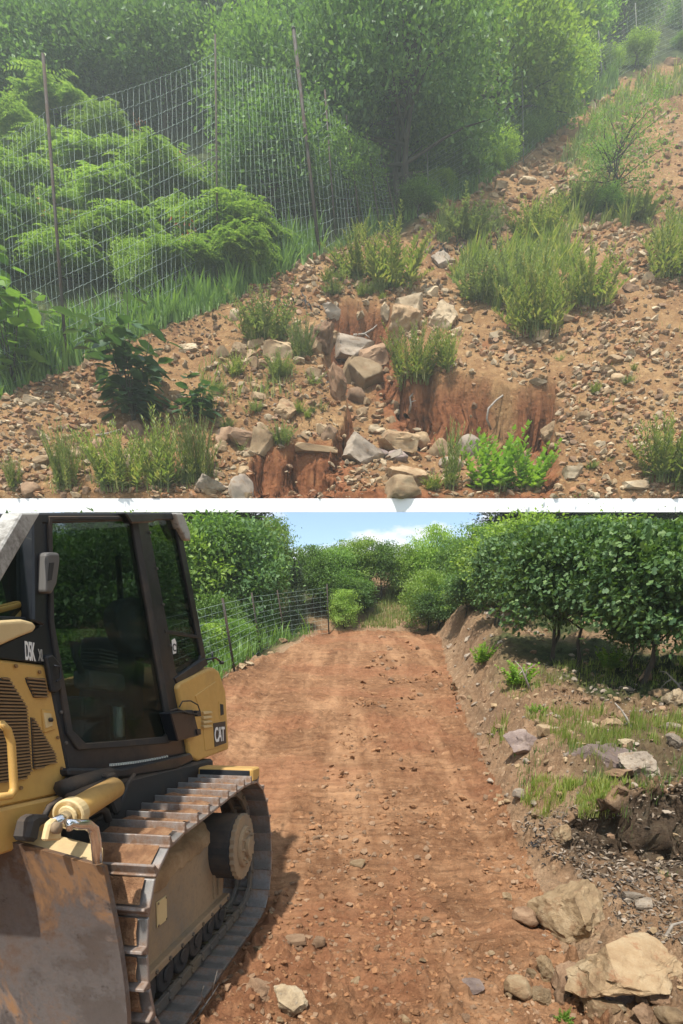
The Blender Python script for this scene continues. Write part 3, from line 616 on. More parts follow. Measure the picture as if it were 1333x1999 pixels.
for k in range(24):
    f = k / 23; p = S(215 + f * 110, 1494 - 9 * f - 8 * f * f, XC + .05); b_box(bm, (p.x, p.y - .010, p.z - .004), (p.x + .01, p.y + .002, p.z + .010))
dpart('grip_strip', bm_done(bm, 'grip'), 'lever')['kind'] = 'stuff'
# front corner pillar and screen, grey worn bar
dpart('front_pillar', slab([(64, TOPV), (84, TOPV), (90, 1210), (88, 1222), (66, 1212)], XC + .03, XC - .06, bevel=.008), 'black')
dpart('front_window_pane', slab([(-60, 1130), (30, 1040), (63, 1030), (63, 1212), (0, 1215), (-60, 1230)], XC - .03, XC - .036), 'glass')
dpart('worn_guard_bar', slab([(-70, 1190), (-4, 1078), (42, TOPV), (80, TOPV), (-2, 1142), (-70, 1265)], XC + .12, XC + .03, bevel=.006), 'ropsgrey')
dpart('cab_front', slab([(-60, 1200), (66, 1205), (66, 1230), (-60, 1240)], XC - .01, -1.55, bevel=.005), 'black')
# roof, back wall, far side, floor
zt = S(170, TOPV).z
rf = [S(60, TOPV).y - .03, S(340, TOPV).y + .05]
def roofz(y): return S(66, TOPV).z + (S(280, TOPV).z - S(66, TOPV).z) * (y - S(66, TOPV).y) / (S(280, TOPV).y - S(66, TOPV).y)
bm = bmesh.new(); A = []
for x in (XC + .01, -1.58):
    A.append([Vector((x, rf[0], roofz(rf[0]) - .05)), Vector((x, rf[1], roofz(rf[1]) - .05)), Vector((x, rf[1], roofz(rf[1]) + .0)), Vector((x, rf[0], roofz(rf[0]) + .0))])
A[1] = [Vector((p.x, p.y, p.z)) for p in A[1]]
b_prism(bm, A[0], A[1]); dpart('cab_roof', bm_done(bm, 'roof', bevel=.008), 'black')
far = lambda P: [Vector((-1.56, S(u, v).y, S(u, v).z)) for u, v in P]
def farring(o, i):
    bm = bmesh.new(); P = [far(o), far(i)]; P += [[p + Vector((.05, 0, 0)) for p in q] for q in P]; R = [[bm.verts.new(p) for p in q] for q in P]; n = len(o)
    for a_ in range(n):
        b_ = (a_ + 1) % n
        for a, b in ((0, 1), (1, 3), (3, 2), (2, 0)): bm.faces.new((R[a][a_], R[a][b_], R[b][b_], R[b][a_]))
    return bm_done(bm, 'fr', bevel=.004)
dpart('far_side_frame', farring([(66, TOPV), (280, TOPV), (374, 1480), (134, 1506)], [(90, TOPV + 20), (262, TOPV + 20), (300, 1290), (112, 1310)]), 'black')
bm = bmesh.new(); yb = S(330, 1200).y; b_box(bm, (-1.52, 1.28, 1.55), (-.64, 1.33, 2.02)); dpart('back_wall', bm_done(bm, 'bw', bevel=.01), 'seat')
bm = bmesh.new(); b_box(bm, (-1.56, -.2, 1.40), (-.60, 1.30, 1.52)); dpart('cab_floor', bm_done(bm, 'fl', bevel=.01), 'lever')
bm = bmesh.new(); b_box(bm, (-1.5, -.28, 1.52), (-.66, -.05, 2.02)); dpart('dashboard', bm_done(bm, 'dash', bevel=.04, seg=2), 'seat')
# rear window frame seen through the door
bm = bmesh.new(); yy = 1.05; pth = [(-.95, yy, 2.9), (-.93, yy, 2.45), (-.90, yy, 2.25), (-.83, yy, 2.16), (-.70, yy, 2.14)]; b_tube(bm, [Vector(p) for p in pth], .022, 8); dpart('rear_window_frame', bm_done(bm, 'rw', True), 'black')
# operator seat, armrest, levers
bm = bmesh.new(); b_box(bm, (-1.28, .35, 1.72), (-.80, .85, 1.86)); b_box(bm, (-1.22, .42, 1.52), (-.86, .80, 1.72)); dpart('seat', bm_done(bm, 'seat', bevel=.04, seg=3), 'seat')
bm = bmesh.new(); b_box(bm, (-1.28, .80, 1.80), (-.80, .94, 2.42), Matrix.Rotation(-.1, 4, 'X')); dpart('seat_back', bm_done(bm, 'sb', bevel=.05, seg=3), 'seat')
bm = bmesh.new(); b_box(bm, (-.84, .30, 1.90), (-.72, .72, 2.02)); dpart('armrest', bm_done(bm, 'arm', bevel=.03, seg=2), 'lever')
bm = bmesh.new(); b_tube(bm, [(-.77, .30, 2.0), (-.77, .24, 2.10), (-.77, .25, 2.17)], [.02, .018, .032], 10); dpart('joystick', bm_done(bm, 'joy', True), 'seat')
bm = bmesh.new()
for k in range(5): b_box(bm, (-.80, .35, 2.05 + k * .022), (-.68, .55, 2.063 + k * .022))
dpart('vent_slats', bm_done(bm, 'vs', bevel=.003), 'lever')
bm = bmesh.new(); p = S(262, 1185, XC - .09); A = [S(u, v, XC - .05) for u, v in ((228, 1190), (245, 1172), (268, 1166), (292, 1172), (305, 1278), (262, 1276), (238, 1255), (228, 1215))]; b_prism(bm, A, [q + Vector((-.10, 0, 0)) for q in A]); dpart('headrest', bm_done(bm, 'hr', bevel=.025, seg=2), 'seat')
bm = bmesh.new(); p = S(283, 1242, XC - .05); b_tube(bm, [p, p + Vector((.05, .01, 0))], [.018, .026], 10); dpart('door_knob', bm_done(bm, 'kn', True), 'lever')
bm = bmesh.new(); p = S(225, 1395, XC - .2); b_tube(bm, [p + Vector((0, 0, -.18)), p + Vector((0, 0, .06))], .065, 20); dpart('steel_flask', bm_done(bm, 'fk', bevel=.008), 'chrome')
# door handle and lower latch
dpart('door_handle', slab([(91, 1080), (98, 1078), (117, 1079), (118, 1096), (112, 1140), (102, 1160), (89, 1156)], XC + .07, XC + .0, bevel=.012, seg=2), 'handle')
bm = bmesh.new(); A = [S(u, v, XC + .073) for u, v in ((97, 1099), (106, 1098), (101, 1132), (94, 1134))]; b_prism(bm, A, [q + Vector((-.01, 0, 0)) for q in A]); dpart('handle_recess', bm_done(bm, 'hre'), 'rubber')
dpart('lower_latch', slab([(91, 1280), (104, 1277), (120, 1296), (121, 1345), (110, 1354), (104, 1350)], XC + .03, XC, bevel=.01, seg=2), 'black')
bm = bmesh.new(); b_tube(bm, [S(u, v, XC + .05) for u, v in ((106, 1300), (116, 1301), (119, 1325), (110, 1330))], .006, 6); dpart('latch_pull', bm_done(bm, 'lp', True), 'black')
# hinges, hatch box and cable on the rear pillar
dpart('hinge', slab([(244, TOPV), (302, TOPV), (305, 1016), (296, 1020), (258, 1022)], XC + .06, XC, bevel=.008), 'black')
dpart('service_box', slab([(333, 1392), (378, 1386), (390, 1436), (348, 1447)], XC + .09, XC, bevel=.008), 'black')
for vv in (1432, 1396):
    dpart('box_clip', slab([(384, vv - 8), (392, vv - 9), (393, vv + 2), (386, vv + 3)], XC + .10, XC + .05, bevel=.003), 'black')
for off_ in (0, .018):
    bm = bmesh.new(); b_tube(bm, [S(u, v, XC + .10 + off_) for u, v in ((350, 1380), (356, 1369), (372, 1368), (386, 1376), (390, 1388), (384, 1394), (368, 1392), (345, 1384), (332, 1388))], .0055, 6); dpart('cable', bm_done(bm, 'cb', True), 'rubber')
# beacon lamp hanging over the rear quarter
dpart('work_lamp', slab([(343, TOPV), (358, TOPV), (372, 1040), (373, 1056), (364, 1054), (352, 1030)], XC + .04, XC - .12, bevel=.014, seg=2), 'ropsgrey')
bm = bmesh.new(); a = S(402, 1288, XC - .02); b = S(420, 1284, XC - .02); b_tube(bm, [a, b, S(432, 1293, XC - .02)], .010, 8); b_tube(bm, [S(414, 1272, XC - .02), S(416, 1292, XC - .02)], .008, 8); dpart('bracket', bm_done(bm, 'br', True), 'black')
bm = bmesh.new(); a = S(428, 1293, XC - .03); b_tube(bm, [a, a + Vector((.03, .03, 0))], .017, 10); dpart('small_lamp', bm_done(bm, 'lm', bevel=.003), 'rubber')
# rear tank: yellow box with hatch, louvres and the black CAT plate
tank = dpart('rear_tank', slab([(347, 1342), (352, 1333), (405, 1306), (418, 1303), (428, 1310), (441, 1350), (447, 1463), (388, 1486), (372, 1478), (366, 1440)], XC + .035, -1.55, bevel=.022, seg=3), 'yellow')
hatch = dpart('tank_hatch', slab([(381, 1358), (421, 1330), (434, 1350), (444, 1456), (401, 1466), (395, 1400)], XC + .041, XC, bevel=.004), 'yellow')
dpart('hatch_latch_plate', slab([(427, 1369), (438, 1371), (439, 1400), (429, 1404)], XC + .046, XC, bevel=.002), 'yellow')
dpart('hatch_latch', slab([(430, 1374), (436, 1375), (437, 1395), (431, 1397)], XC + .05, XC, bevel=.003), 'rubber')
for k in range(4):
    v = 1388 + k * 9; dpart('louvre', slab([(397, v + 1), (413, v), (416, v + 4), (399, v + 7)], XC + .06, XC + .03, bevel=.003), 'cream')
dpart('badge_plate', slab([(417, 1412), (440, 1408), (442, 1450), (420, 1458)], XC + .047, XC + .02), 'black_print')
flat_text('lettering', 'CAT', ((419, 1418), (438, 1448)), XC + .049, 'white_print')
dpart('round_sticker', slab([(335, 1250), (341, 1246), (344, 1254), (344, 1275), (338, 1277)], XC - .009, XC - .011), 'white_print')
flat_text('lettering', 'C', ((337, 1257), (343, 1270)), XC - .007, 'black_print')

# lift cylinder, clevis, hoses, hook
dpart('cylinder_barrel', tube_me([S(222, 1538, -.40), S(146, 1583, -.33), S(132, 1591, -.32)], [.060, .061, .061], 22), 'yellow')
bm = bmesh.new(); b_tube(bm, [S(146, 1583, -.33), S(132, 1591, -.32)], .072, 24); b_tube(bm, [S(134, 1590, -.318), S(130, 1592, -.318)], .045, 16); dpart('cylinder_collar', bm_done(bm, 'col', bevel=.006), 'cream')
dpart('cylinder_rod', tube_me([S(134, 1590, -.318), S(104, 1608, -.30)], .024, 16), 'chrome')
dpart('rod_clevis', slab([(98, 1606), (110, 1596), (120, 1606), (122, 1640), (90, 1642), (94, 1622)], -.28, -.31, bevel=.008), 'cream')
p = S(106, 1616, -.27); dpart('clevis_pin', tube_me([p, p + Vector((.02, 0, 0))], .026, 12), 'frame_dust')
dpart('linkage', slab([(52, 1640), (62, 1598), (76, 1590), (100, 1590), (104, 1604), (82, 1612), (76, 1645)], -.42, -.50, bevel=.015), 'rubber')
dpart('cylinder_bracket', slab([(212, 1512), (226, 1506), (236, 1520), (240, 1580), (228, 1590), (216, 1560)], -.42, -.52, bevel=.012), 'rubber')
bm = bmesh.new(); b_tube(bm, [S(u, v, -.40) for u, v in ((160, 1596), (178, 1586), (196, 1578), (206, 1584), (212, 1602))], .020, 10); dpart('hydraulic_hose', bm_done(bm, 'h', True), 'rubber')
bm = bmesh.new(); b_tube(bm, [S(u, v, -.45) for u, v in ((135, 1560), (170, 1545), (205, 1530))], .03, 10); b_tube(bm, [S(u, v, -.5) for u, v in ((120, 1540), (150, 1530), (215, 1512))], .045, 8); dpart('hydraulic_pipe', bm_done(bm, 'h', True), 'rubber')
bm = bmesh.new(); b_tube(bm, [S(u, v, -.12) for u, v in ((172, 1634), (158, 1628), (152, 1620), (143, 1613), (136, 1621), (134, 1608), (150, 1610), (168, 1609), (182, 1618), (187, 1640), (190, 1684))][4:], [.012, .02, .022, .024, .024, .022, .02], 12); dpart('tow_hook', bm_done(bm, 'hk', True), 'chrome')
# blade: thick curved steel plate with a yellow back flange, running across the front
def BP(u, v, y=-.60): return dz(u, v, 1, y)
def blade():
    a = BP(0, 1638); b = BP(200, 1693); dirx = (a - b); ztop = lambda x: b.z + (x - b.x) * (a.z - b.z) / (a.x - b.x)
    xs = np.linspace(b.x, -2.55, 40); q = np.linspace(0, 1, 26); X, Q = np.meshgrid(xs, q, indexing='ij'); zt_ = ztop(X); zb = -.06
    side = BP(218, 1840).x - b.x, BP(235, 1999).x - b.x
    Z = zt_ + (zb - zt_) * Q; crv = -.10 * np.sin(Q * math.pi) * -1; Yf = -.60 + crv * .6 + 0 * X; shear = np.interp(Z, [zb, .376, b.z], [.075, .062, 0]) * (1 - np.clip((b.x - X) / .3, 0, 1)); 
    V1, F1 = grid(X + shear, Yf, Z); V2 = V1 + np.array([0, .035, 0]); n, m = X.shape; F2 = F1[:, ::-1] + len(V1)
    edge = [i * m for i in range(n)] + [(n - 1) * m + j for j in range(1, m)] + [i * m + m - 1 for i in range(n - 2, -1, -1)] + [j for j in range(m - 2, 0, -1)]
    E = np.array([(edge[k], edge[(k + 1) % len(edge)], edge[(k + 1) % len(edge)] + len(V1), edge[k] + len(V1)) for k in range(len(edge))])
    bl = dpart('blade', npmesh('blade', np.concatenate([V1, V2]), np.concatenate([F1, F2, E])), 'blade')
    # cutting edge and top flange
    bm = bmesh.new(); A = [Vector((b.x - .0, -.565, b.z - .012)), Vector((-2.5, -.565, ztop(-2.5) - .012)), Vector((-2.5, -.40, ztop(-2.5) - .03)), Vector((b.x - .02, -.50, b.z + .012)), ]
    A = [Vector((b.x - .03, -.565, b.z - .006)), Vector((-2.5, -.565, ztop(-2.5) - .008)), Vector((-2.5, -.45, ztop(-2.5) + .0)), Vector((b.x - .09, -.45, b.z + .05))]
    b_prism(bm, A, [p - Vector((0, 0, .05)) for p in A]); obj('blade_flange', bm_done(bm, 'flange', bevel=.005), M['cream'], bl)
    bm = bmesh.new(); b_box(bm, (-2.5, -.48, .2), (-.25, -.36, .42)); obj('blade_beam', bm_done(bm, 'beam', bevel=.01), M['yellow'], bl)
blade()
for (u, v) in ((76, 1312), (30, 1300), (98, 1335), (112, 1440), (120, 1500), (40, 1538)):
    p = S(u, v, XC + .004); dpart('panel_bolt', tube_me([p, p + Vector((.007, 0, 0))], .009, 8, False), 'grille')
for (u, v) in ((292, 1040), (306, 1110), (318, 1180), (332, 1260), (346, 1340), (110, 1330), (118, 1390), (128, 1450)):
    p = S(u, v, XC + .004); dpart('cab_bolt', tube_me([p, p + Vector((.008, 0, 0))], .009, 8, False), 'handle')
for q, rr_ in (([(150, 1600), (176, 1606), (200, 1594), (214, 1570)], .012), ([(118, 1560), (96, 1575), (84, 1600)], .014), ([(226, 1590), (238, 1560), (250, 1528), (262, 1512)], .013)):
    dpart('hydraulic_hose', tube_me([S(u, v, -.46) for u, v in q], rr_, 8), 'rubber')
bm = bmesh.new(); b_box(bm, (-.72, -.45, .35), (-.58, .9, .55)); dpart('push_arm', bm_done(bm, 'pa', bevel=.02), 'yellow')

# ------------------------------------------------------------------ foliage
def lv(name, a, b, c, trans=.35, rough=.5): M[name] = leaf_mat(name, [a, b, c], trans, rough)
lv('leaf_dark', (0.052, 0.113, 0.040), (0.111, 0.199, 0.066), (0.201, 0.319, 0.101))
lv('leaf_mid', (0.080, 0.152, 0.043), (0.148, 0.251, 0.062), (0.244, 0.377, 0.095), .4)
lv('leaf_bright', (0.140, 0.228, 0.054), (0.246, 0.364, 0.077), (0.382, 0.505, 0.128), .45)
lv('leaf_oak', (0.046, 0.101, 0.041), (0.095, 0.176, 0.061), (0.203, 0.304, 0.095), .35, .5)
lv('leaf_cedar', (.030, .055, .026), (.050, .080, .036), (.075, .110, .045), .15)
lv('leaf_sumac', (.095, .165, .045), (.165, .255, .068), (.270, .360, .105), .45)
lv('leaf_big', (.030, .070, .030), (.052, .105, .044), (.085, .150, .062), .3, .42)
lv('leaf_weed', (.130, .175, .050), (.210, .265, .075), (.420, .370, .170), .45)
lv('leaf_weedgrey', (.130, .170, .075), (.200, .250, .105), (.290, .340, .160), .4)
lv('leaf_grass', (.130, .180, .040), (.215, .280, .060), (.430, .390, .160), .5)
lv('leaf_young', (.120, .220, .035), (.180, .300, .045), (.250, .370, .070), .45, .4)
lv('leaf_red', (0.3, 0.05, 0.02), (0.42, 0.1, 0.03), (0.4, 0.2, 0.05), .4)
t = NT('bark'); mpb = t.nd('ShaderNodeMapping'); mpb.inputs['Scale'].default_value = (9, 9, 2); t.l.new(t.tc.outputs['Object'], mpb.inputs[0]); n = t.noise(3, 6, .7, mpb.outputs[0])
M['bark'] = t.end(t.bsdf(t.ramp(n, [(.3, (.018, .014, .012)), (.55, (.055, .043, .034)), (.75, (.11, .09, .07))]), .9, 0, t.bump(n, .7, .02)))
t = NT('dead_wood'); n = t.noise(6, 5, .7)
M['deadwood'] = t.end(t.bsdf(t.ramp(n, [(.3, (.16, .13, .10)), (.7, (.42, .38, .33))]), .85, 0, t.bump(n, .5, .01)))

def unit(a): return a / (np.linalg.norm(a, axis=-1, keepdims=True) + 1e-9)
LOBED = np.array([(0, 0, 0), (.22, .16, .02), (.38, .42, .05), (.60, .14, .03), (.80, .34, .05), (1, 0, 0), (.80, -.34, .05), (.60, -.14, .03), (.38, -.42, .05), (.22, -.16, .02)])
LOBEF = [(0, 1, 2), (0, 2, 3), (0, 3, 4), (0, 4, 5), (0, 5, 6), (0, 6, 7), (0, 7, 8), (0, 8, 9)]
OVAL = np.array([(0, 0, 0), (.30, .30, .05), (.68, .27, .05), (1, 0, -.03), (.68, -.27, .05), (.30, -.30, .05)]); OVALF = [(0, 1, 2), (0, 2, 3), (0, 3, 4), (0, 4, 5)]
DIA = np.array([(0, 0, 0), (.45, .27, .06), (1, 0, 0), (.45, -.27, .06)]); DIAF = [(0, 1, 2), (0, 2, 3)]
NAR = np.array([(0, 0, 0), (.40, .17, .03), (1, 0, -.05), (.40, -.17, .03)])
def leaves(P, D, N, L, shape=DIA, faces=DIAF):
    """leaf i grows from P[i] along D[i] with face normal N[i] and length L[i]"""
    D = unit(D); Sd = unit(np.cross(N, D)); Nn = np.cross(D, Sd); k = len(shape)
    V = P[:, None] + L[:, None, None] * (shape[None, :, 0:1] * D[:, None] + shape[None, :, 1:2] * Sd[:, None] + shape[None, :, 2:3] * Nn[:, None])
    F = (np.arange(len(P)) * k)[:, None, None] + np.asarray(faces)[None]
    return V.reshape(-1, 3), F.reshape(-1, 3)
def crown(seed, clumps, per, L, spread=.13, shape=DIA, faces=DIAF, cz=.62, rx=.42, rz=.38, flat=.35, droop=.25, gap=.0, conical=False):
    """unit-height tree: leaf clumps spread through an uneven crown volume; returns mesh data and clump centres"""
    r = np.random.default_rng(seed); d = unit(r.normal(size=(clumps * 3, 3))); d = d[d[:, 2] > -flat - .35][:clumps]
    rad = (.35 + .65 * r.random(len(d)) ** .55) * (1 + .34 * fbm(d[:, 0] * 1.7 + seed, d[:, 1] * 1.7, 3, seed, z=d[:, 2] * 1.7))
    C = d * rad[:, None] * np.array([rx, rx, rz])
    if conical: h = r.random(len(d)); an = r.random(len(d)) * 6.283; rr = rx * (1 - h) ** .8 * (.35 + .65 * r.random(len(d)) ** .5) * (1 + .25 * vn(an * 1.5, h * 6, seed=seed)); C = np.stack([np.cos(an) * rr, np.sin(an) * rr, (h - .5) * 2 * rz], 1)
    C[:, 2] += cz; cs = spread * (.6 + .8 * r.random(len(C)))
    n = (per * (.6 + .8 * r.random(len(C)))).astype(int); idx = np.repeat(np.arange(len(C)), n)
    O = r.normal(size=(len(idx), 3)) * .5; O[:, 2] *= .5; P = C[idx] + O * cs[idx][:, None]
    out = unit((P - np.array([0, 0, cz - .15])) * np.array([1, 1, .8])); D = unit(out * .7 + r.normal(size=P.shape) * .6 - np.array([0, 0, droop]))
    N = unit(np.array([0, 0, 1.0]) + .45 * out + r.normal(size=P.shape) * .55); ll = L * (.65 + .7 * r.random(len(P)))
    V, F = leaves(P, D, N, ll, shape, faces); return V, F, C
def trunk(seed, C, base_r=.02, limbs=16, cz=.62, multi=1, lean=.04, start=.18, crook=.02):
    r = random.Random(seed); bm = bmesh.new(); stems = []
    for m in range(multi):
        an = 6.283 * m / multi + r.random(); k = .06 if multi > 1 else 0
        pts = [Vector((math.cos(an) * k * .3, math.sin(an) * k * .3, -.03))]; dx, dy = (r.random() - .5) * lean * 2 + math.cos(an) * k * 1.4, (r.random() - .5) * lean * 2 + math.sin(an) * k * 1.4
        for j in range(1, 9):
            f = j / 8; pts.append(Vector((pts[0].x + dx * f + r.gauss(0, crook) * .5, pts[0].y + dy * f + r.gauss(0, crook) * .5, f * cz * 1.25)))
        b_tube(bm, pts, [base_r / multi ** .4 * (1.15 - .95 * i / 8) for i in range(9)], 7); stems.append(pts)
    Cs = [C[i] for i in np.linspace(0, len(C) - 1, limbs).astype(int)]
    for c in Cs:
        s = stems[r.randrange(multi)]; hh = max(start, min(c[2] * .72, cz)); j = min(range(len(s)), key=lambda i: abs(s[i].z - hh)); a = s[j]; b = Vector(c); mid = a.lerp(b, .5) + Vector((r.gauss(0, .02), r.gauss(0, .02), .03)); q = mid.lerp(b, .5) + Vector((r.gauss(0, .015), r.gauss(0, .015), 0))
        b_tube(bm, [a, mid, q, b], [base_r * .42, base_r * .26, base_r * .17, base_r * .06], 5, False)
    return bm_done(bm, 'trunk', True)
PROTO = {}
def make_proto(key, leaf, seed, clumps, per, L, tk=None, **k):
    V, F, C = crown(seed, clumps, per, L, **k); zt = np.percentile(V[:, 2], 98.5); V[:, 2] /= zt; V[:, 2] = np.where(V[:, 2] > 1, 1 - (V[:, 2] - 1) * .4, V[:, 2]); C = C / np.array([1, 1, zt]); me = npmesh('crown_' + key, V, F, False); me.materials.append(M[leaf])
    tm = trunk(seed, C, **(tk or {})); tm.materials.append(M['bark']); PROTO[key] = (me, tm)
for i in range(3): make_proto('wood%d' % i, 'leaf_dark', 300 + i, 150, 70, .042, spread=.17, rx=.44, rz=.42, cz=.56)
make_proto('big0', 'leaf_dark', 311, 420, 56, .024, tk=dict(base_r=.022, limbs=50, multi=2, lean=.08), spread=.11, rx=.45, rz=.43, cz=.56)
for i in range(3): make_proto('mid%d' % i, 'leaf_mid', 320 + i, 170, 64, .036, spread=.15, rx=.42, rz=.42, cz=.56)
for i in range(2): make_proto('bright%d' % i, 'leaf_bright', 340 + i, 150, 60, .036, spread=.14, rx=.44, rz=.41, cz=.57)
for i in range(3): make_proto('oak%d' % i, 'leaf_oak', 360 + i, 160, 66, .036, tk=dict(base_r=.020, limbs=34, multi=[1, 2, 1][i], lean=.12, crook=.03), spread=.17, shape=LOBED, faces=LOBEF, rx=.42, rz=.36, cz=.61, flat=.42)
make_proto('cedar0', 'leaf_cedar', 380, 170, 90, .020, spread=.10, rx=.26, rz=.47, cz=.50, conical=True)
make_proto('airy0', 'leaf_mid', 390, 120, 60, .026, tk=dict(base_r=.018, limbs=40, multi=3, lean=.16, crook=.04), spread=.14, rx=.46, rz=.42, cz=.56, shape=NAR)
make_proto('tall0', 'leaf_bright', 395, 170, 60, .026, tk=dict(limbs=24), spread=.11, rx=.24, rz=.45, cz=.54)

def pxm(v, y): q = (1500 - v) / 1000; return y / 1000 / (CT + q * ST)       # metres per photo pixel at distance y
def tree(key, P, height, width, label, cat='tree', group=None, name='tree', rz=None, lean=(0, 0)):
    cme, tme = PROTO[key]; e = empty(name, label, cat, P, group, (lean[0], lean[1], random.random() * 6.28 if rz is None else rz)); s = width / .92
    c = obj('crown', cme, None, e); c.scale = (s, s, height); k = obj('trunk', tme, None, e); k.scale = (s, s, height); return e
def treeH(key, u, v, vtop, wpx, label, **k):
    P = hitH(u, v); h = (tv(vtop) - tv(v)) * P.y; return tree(key, P - Vector((0, 0, .05 * h)), h * 1.05, wpx * pxm(v, P.y), label, **k)
def treeG(key, u, v, vtop, wpx, label, y=None, **k):
    if y is None or y < 30: vtop = max(vtop, 1004)
    if y is None: P = hitG(u, v)
    else:
        r = ray(u, v); x = r[0] / r[1] * y; P = Vector((x, y, float(gh(np.array([x]), np.array([y]), False)[0])))
    h = CZ + tv(vtop) * (P.y - (.27 * wpx * pxm(vtop + 100, P.y) if P.y < 30 else 0)) - P.z; sk = .24 if k.get('cat') == 'bush' else .02; return tree(key, P - Vector((0, 0, sk * h)), h * (1 + sk), wpx * pxm(vtop + 100, P.y), label, **k)

# --- upper forest behind the wire fence
def lin_edge(u): return np.interp(u, [p[0] for p in BASE_EDGE], [p[1] for p in BASE_EDGE])
rt = random.Random(5)
ORD = ['first', 'second', 'third', 'fourth', 'fifth', 'sixth', 'seventh', 'eighth', 'ninth', 'tenth', 'eleventh', 'twelfth', 'thirteenth', 'fourteenth']
ROWN = ['topmost', 'second', 'third', 'fourth', 'fifth', 'sixth']
def ordinal(k): return ORD[k] if k < len(ORD) else 'last'
treeH('big0', 782, 405, -70, 370, 'big dark green tree with spreading boughs just beyond the corner of the two fences')
treeH('bright0', 968, 290, 12, 270, 'round bright yellow green tree shining above the bare slope, behind the long fence')
treeH('mid0', 1065, 262, 108, 120, 'mid green tree at the right flank of the shining yellow green tree')
treeH('wood1', 640, 385, 60, 150, 'dark tree straight behind the leaning brown corner post')
treeH('bright1', 1108, 212, 96, 90, 'small pale green tree behind the thin dark post where the bare slope narrows')
treeH('mid1', 815, 425, 360, 80, 'low green bush at the foot of the big dark spreading tree', cat='bush', name='bush')
_c = {}
for yy_, n in ((0, 14), (1, 14), (2, 14), (3, 13), (4, 12), (5, 11)):
    for i in range(n):
        u = -60 + 1460 * (i + .5 * (yy_ % 2)) / n + rt.uniform(-30, 30); v = -30 + 95 * yy_ + rt.uniform(-22, 22)
        if v > lin_edge(u) - 26 or (u < 430 and v > 330): continue
        if abs(u - 968) < 110 and 130 < v < 330: continue
        hpx = rt.uniform(190, 260) * (.75 + .25 * yy_ / 5) * (.8 if u > 1050 else 1); hpx = min(hpx, hpx * max(.45, (lin_edge(u) - v) / 130 + .3))
        zone = 2 if u > 1050 else 1 if u > 620 else 0; _c[(zone, yy_)] = kk = _c.get((zone, yy_), -1) + 1; od = '%s row, %s from the left' % (ROWN[yy_], ordinal(kk))
        if u > 1050: treeH(rt.choice(['mid0', 'mid1', 'mid2', 'wood2']), u, v, v - hpx * 1.1, hpx * 1.0, 'hazy green tree above the upper end of the fence, ' + od, group='trees above the upper end of the fence')
        elif u > 620: treeH(rt.choice(['mid1', 'mid2', 'wood2', 'wood1']), u, v, v - hpx, hpx * .9, 'green tree of the wood beyond the fence corner, ' + od, group='trees beyond the fence corner')
        else: treeH(rt.choice(['wood0', 'wood1', 'wood2', 'wood2', 'mid2']), u, v, v - hpx, hpx * .95, 'dark green tree of the wood above the sumac, ' + od, group='trees above the sumac thicket')
for i in range(26):                                       # bushes along the wood's edge and between fence and wood
    u = rt.uniform(430, 1330); v = lin_edge(u) - (rt.uniform(4, 30) if u > 860 else rt.uniform(45, 90)); h = rt.uniform(26, 60)
    if 640 < u < 860: continue
    if u > 860: treeH(rt.choice(['mid0', 'bright1', 'mid2']), u, v, v - h, h * 1.3, 'low hazy bush at the foot of the long diagonal fence', cat='bush', name='bush', group='bushes along the long fence')
    else: treeH(rt.choice(['wood0', 'mid0', 'wood2']), u, v, v - h * 1.5, h * 1.7, 'dark low bush just inside the fence corner', cat='bush', name='bush', group='bushes inside the fence corner')

# --- sumac: rosettes of drooping feather leaves
def sumac(seed, n_ros):
    r = np.random.default_rng(seed); P = []; D = []; N = []; L = []; R = []; C = []
    for k in range(n_ros):
        d = unit(r.normal(size=3)); d[2] = abs(d[2]) * .8 - .12; c = np.array([0, 0, .40]) + d * np.array([.46, .46, .55]) * (.35 + .75 * r.random()); C.append(c); rs_ = .6 + .8 * r.random()
        for j in range(9):
            an = 6.283 * j / 9 + r.random() * .5; dr = np.array([math.cos(an), math.sin(an), 0]); ln = (.17 + .10 * r.random()) * rs_; up = .15 + .8 * r.random()
            for q in range(1, 10):
                f = q / 9; p = c + dr * ln * f + np.array([0, 0, ln * (up * f - 1.15 * f * f)]); 
                for s in (-1, 1):
                    sd = np.array([-dr[1], dr[0], 0]) * s; P.append(p); D.append(sd * .9 + dr * .5 + np.array([0, 0, -.45])); N.append(np.array([0, 0, 1.]) + .3 * r.normal(size=3)); L.append(.072 * (1.1 - .5 * f))
    V, F = leaves(np.array(P), np.array(D), np.array(N), np.array(L), NAR, DIAF); return V, F, np.array(C)
for i in range(3):
    V, F, C = sumac(400 + i, 44); me = npmesh('crown_sumac', V, F); me.materials.append(M['leaf_sumac']); tm = trunk(400 + i, C, base_r=.012, limbs=26, cz=.4, multi=4, lean=.2); tm.materials.append(M['bark']); PROTO['sumac%d' % i] = (me, tm)
top_line = lambda u: np.interp(u, [0, 60, 130, 200, 260, 360, 420, 490, 520], [165, 150, 180, 225, 250, 330, 330, 395, 470])
cnt = 0
for row in range(6):
    kk = -1
    for i in range(9):
        u = -30 + 66 * i + (33 if row % 2 else 0) + rt.uniform(-22, 22); v = 235 + 66 * row + rt.uniform(-24, 24); h = rt.uniform(75, 135)
        if v - h * .8 < top_line(u) or v > lin_edge(u) - 25 or u > 520: continue
        kk += 1; g = dict(name='sumac_shrub', cat='shrub')
        if i % 9 == 0 and row == 2: lab = 'sumac shrub with a few red leaves at the left end of the thicket'; gr = None
        else: lab = 'bright green feathery sumac shrub, %s of the %s row of the thicket' % (ordinal(kk), ROWN[row]); gr = 'sumac shrubs behind the wire fence'
        treeH('sumac%d' % rt.randrange(3), u, v, v - h, h * rt.uniform(1.1, 1.5), lab, group=gr, **g)
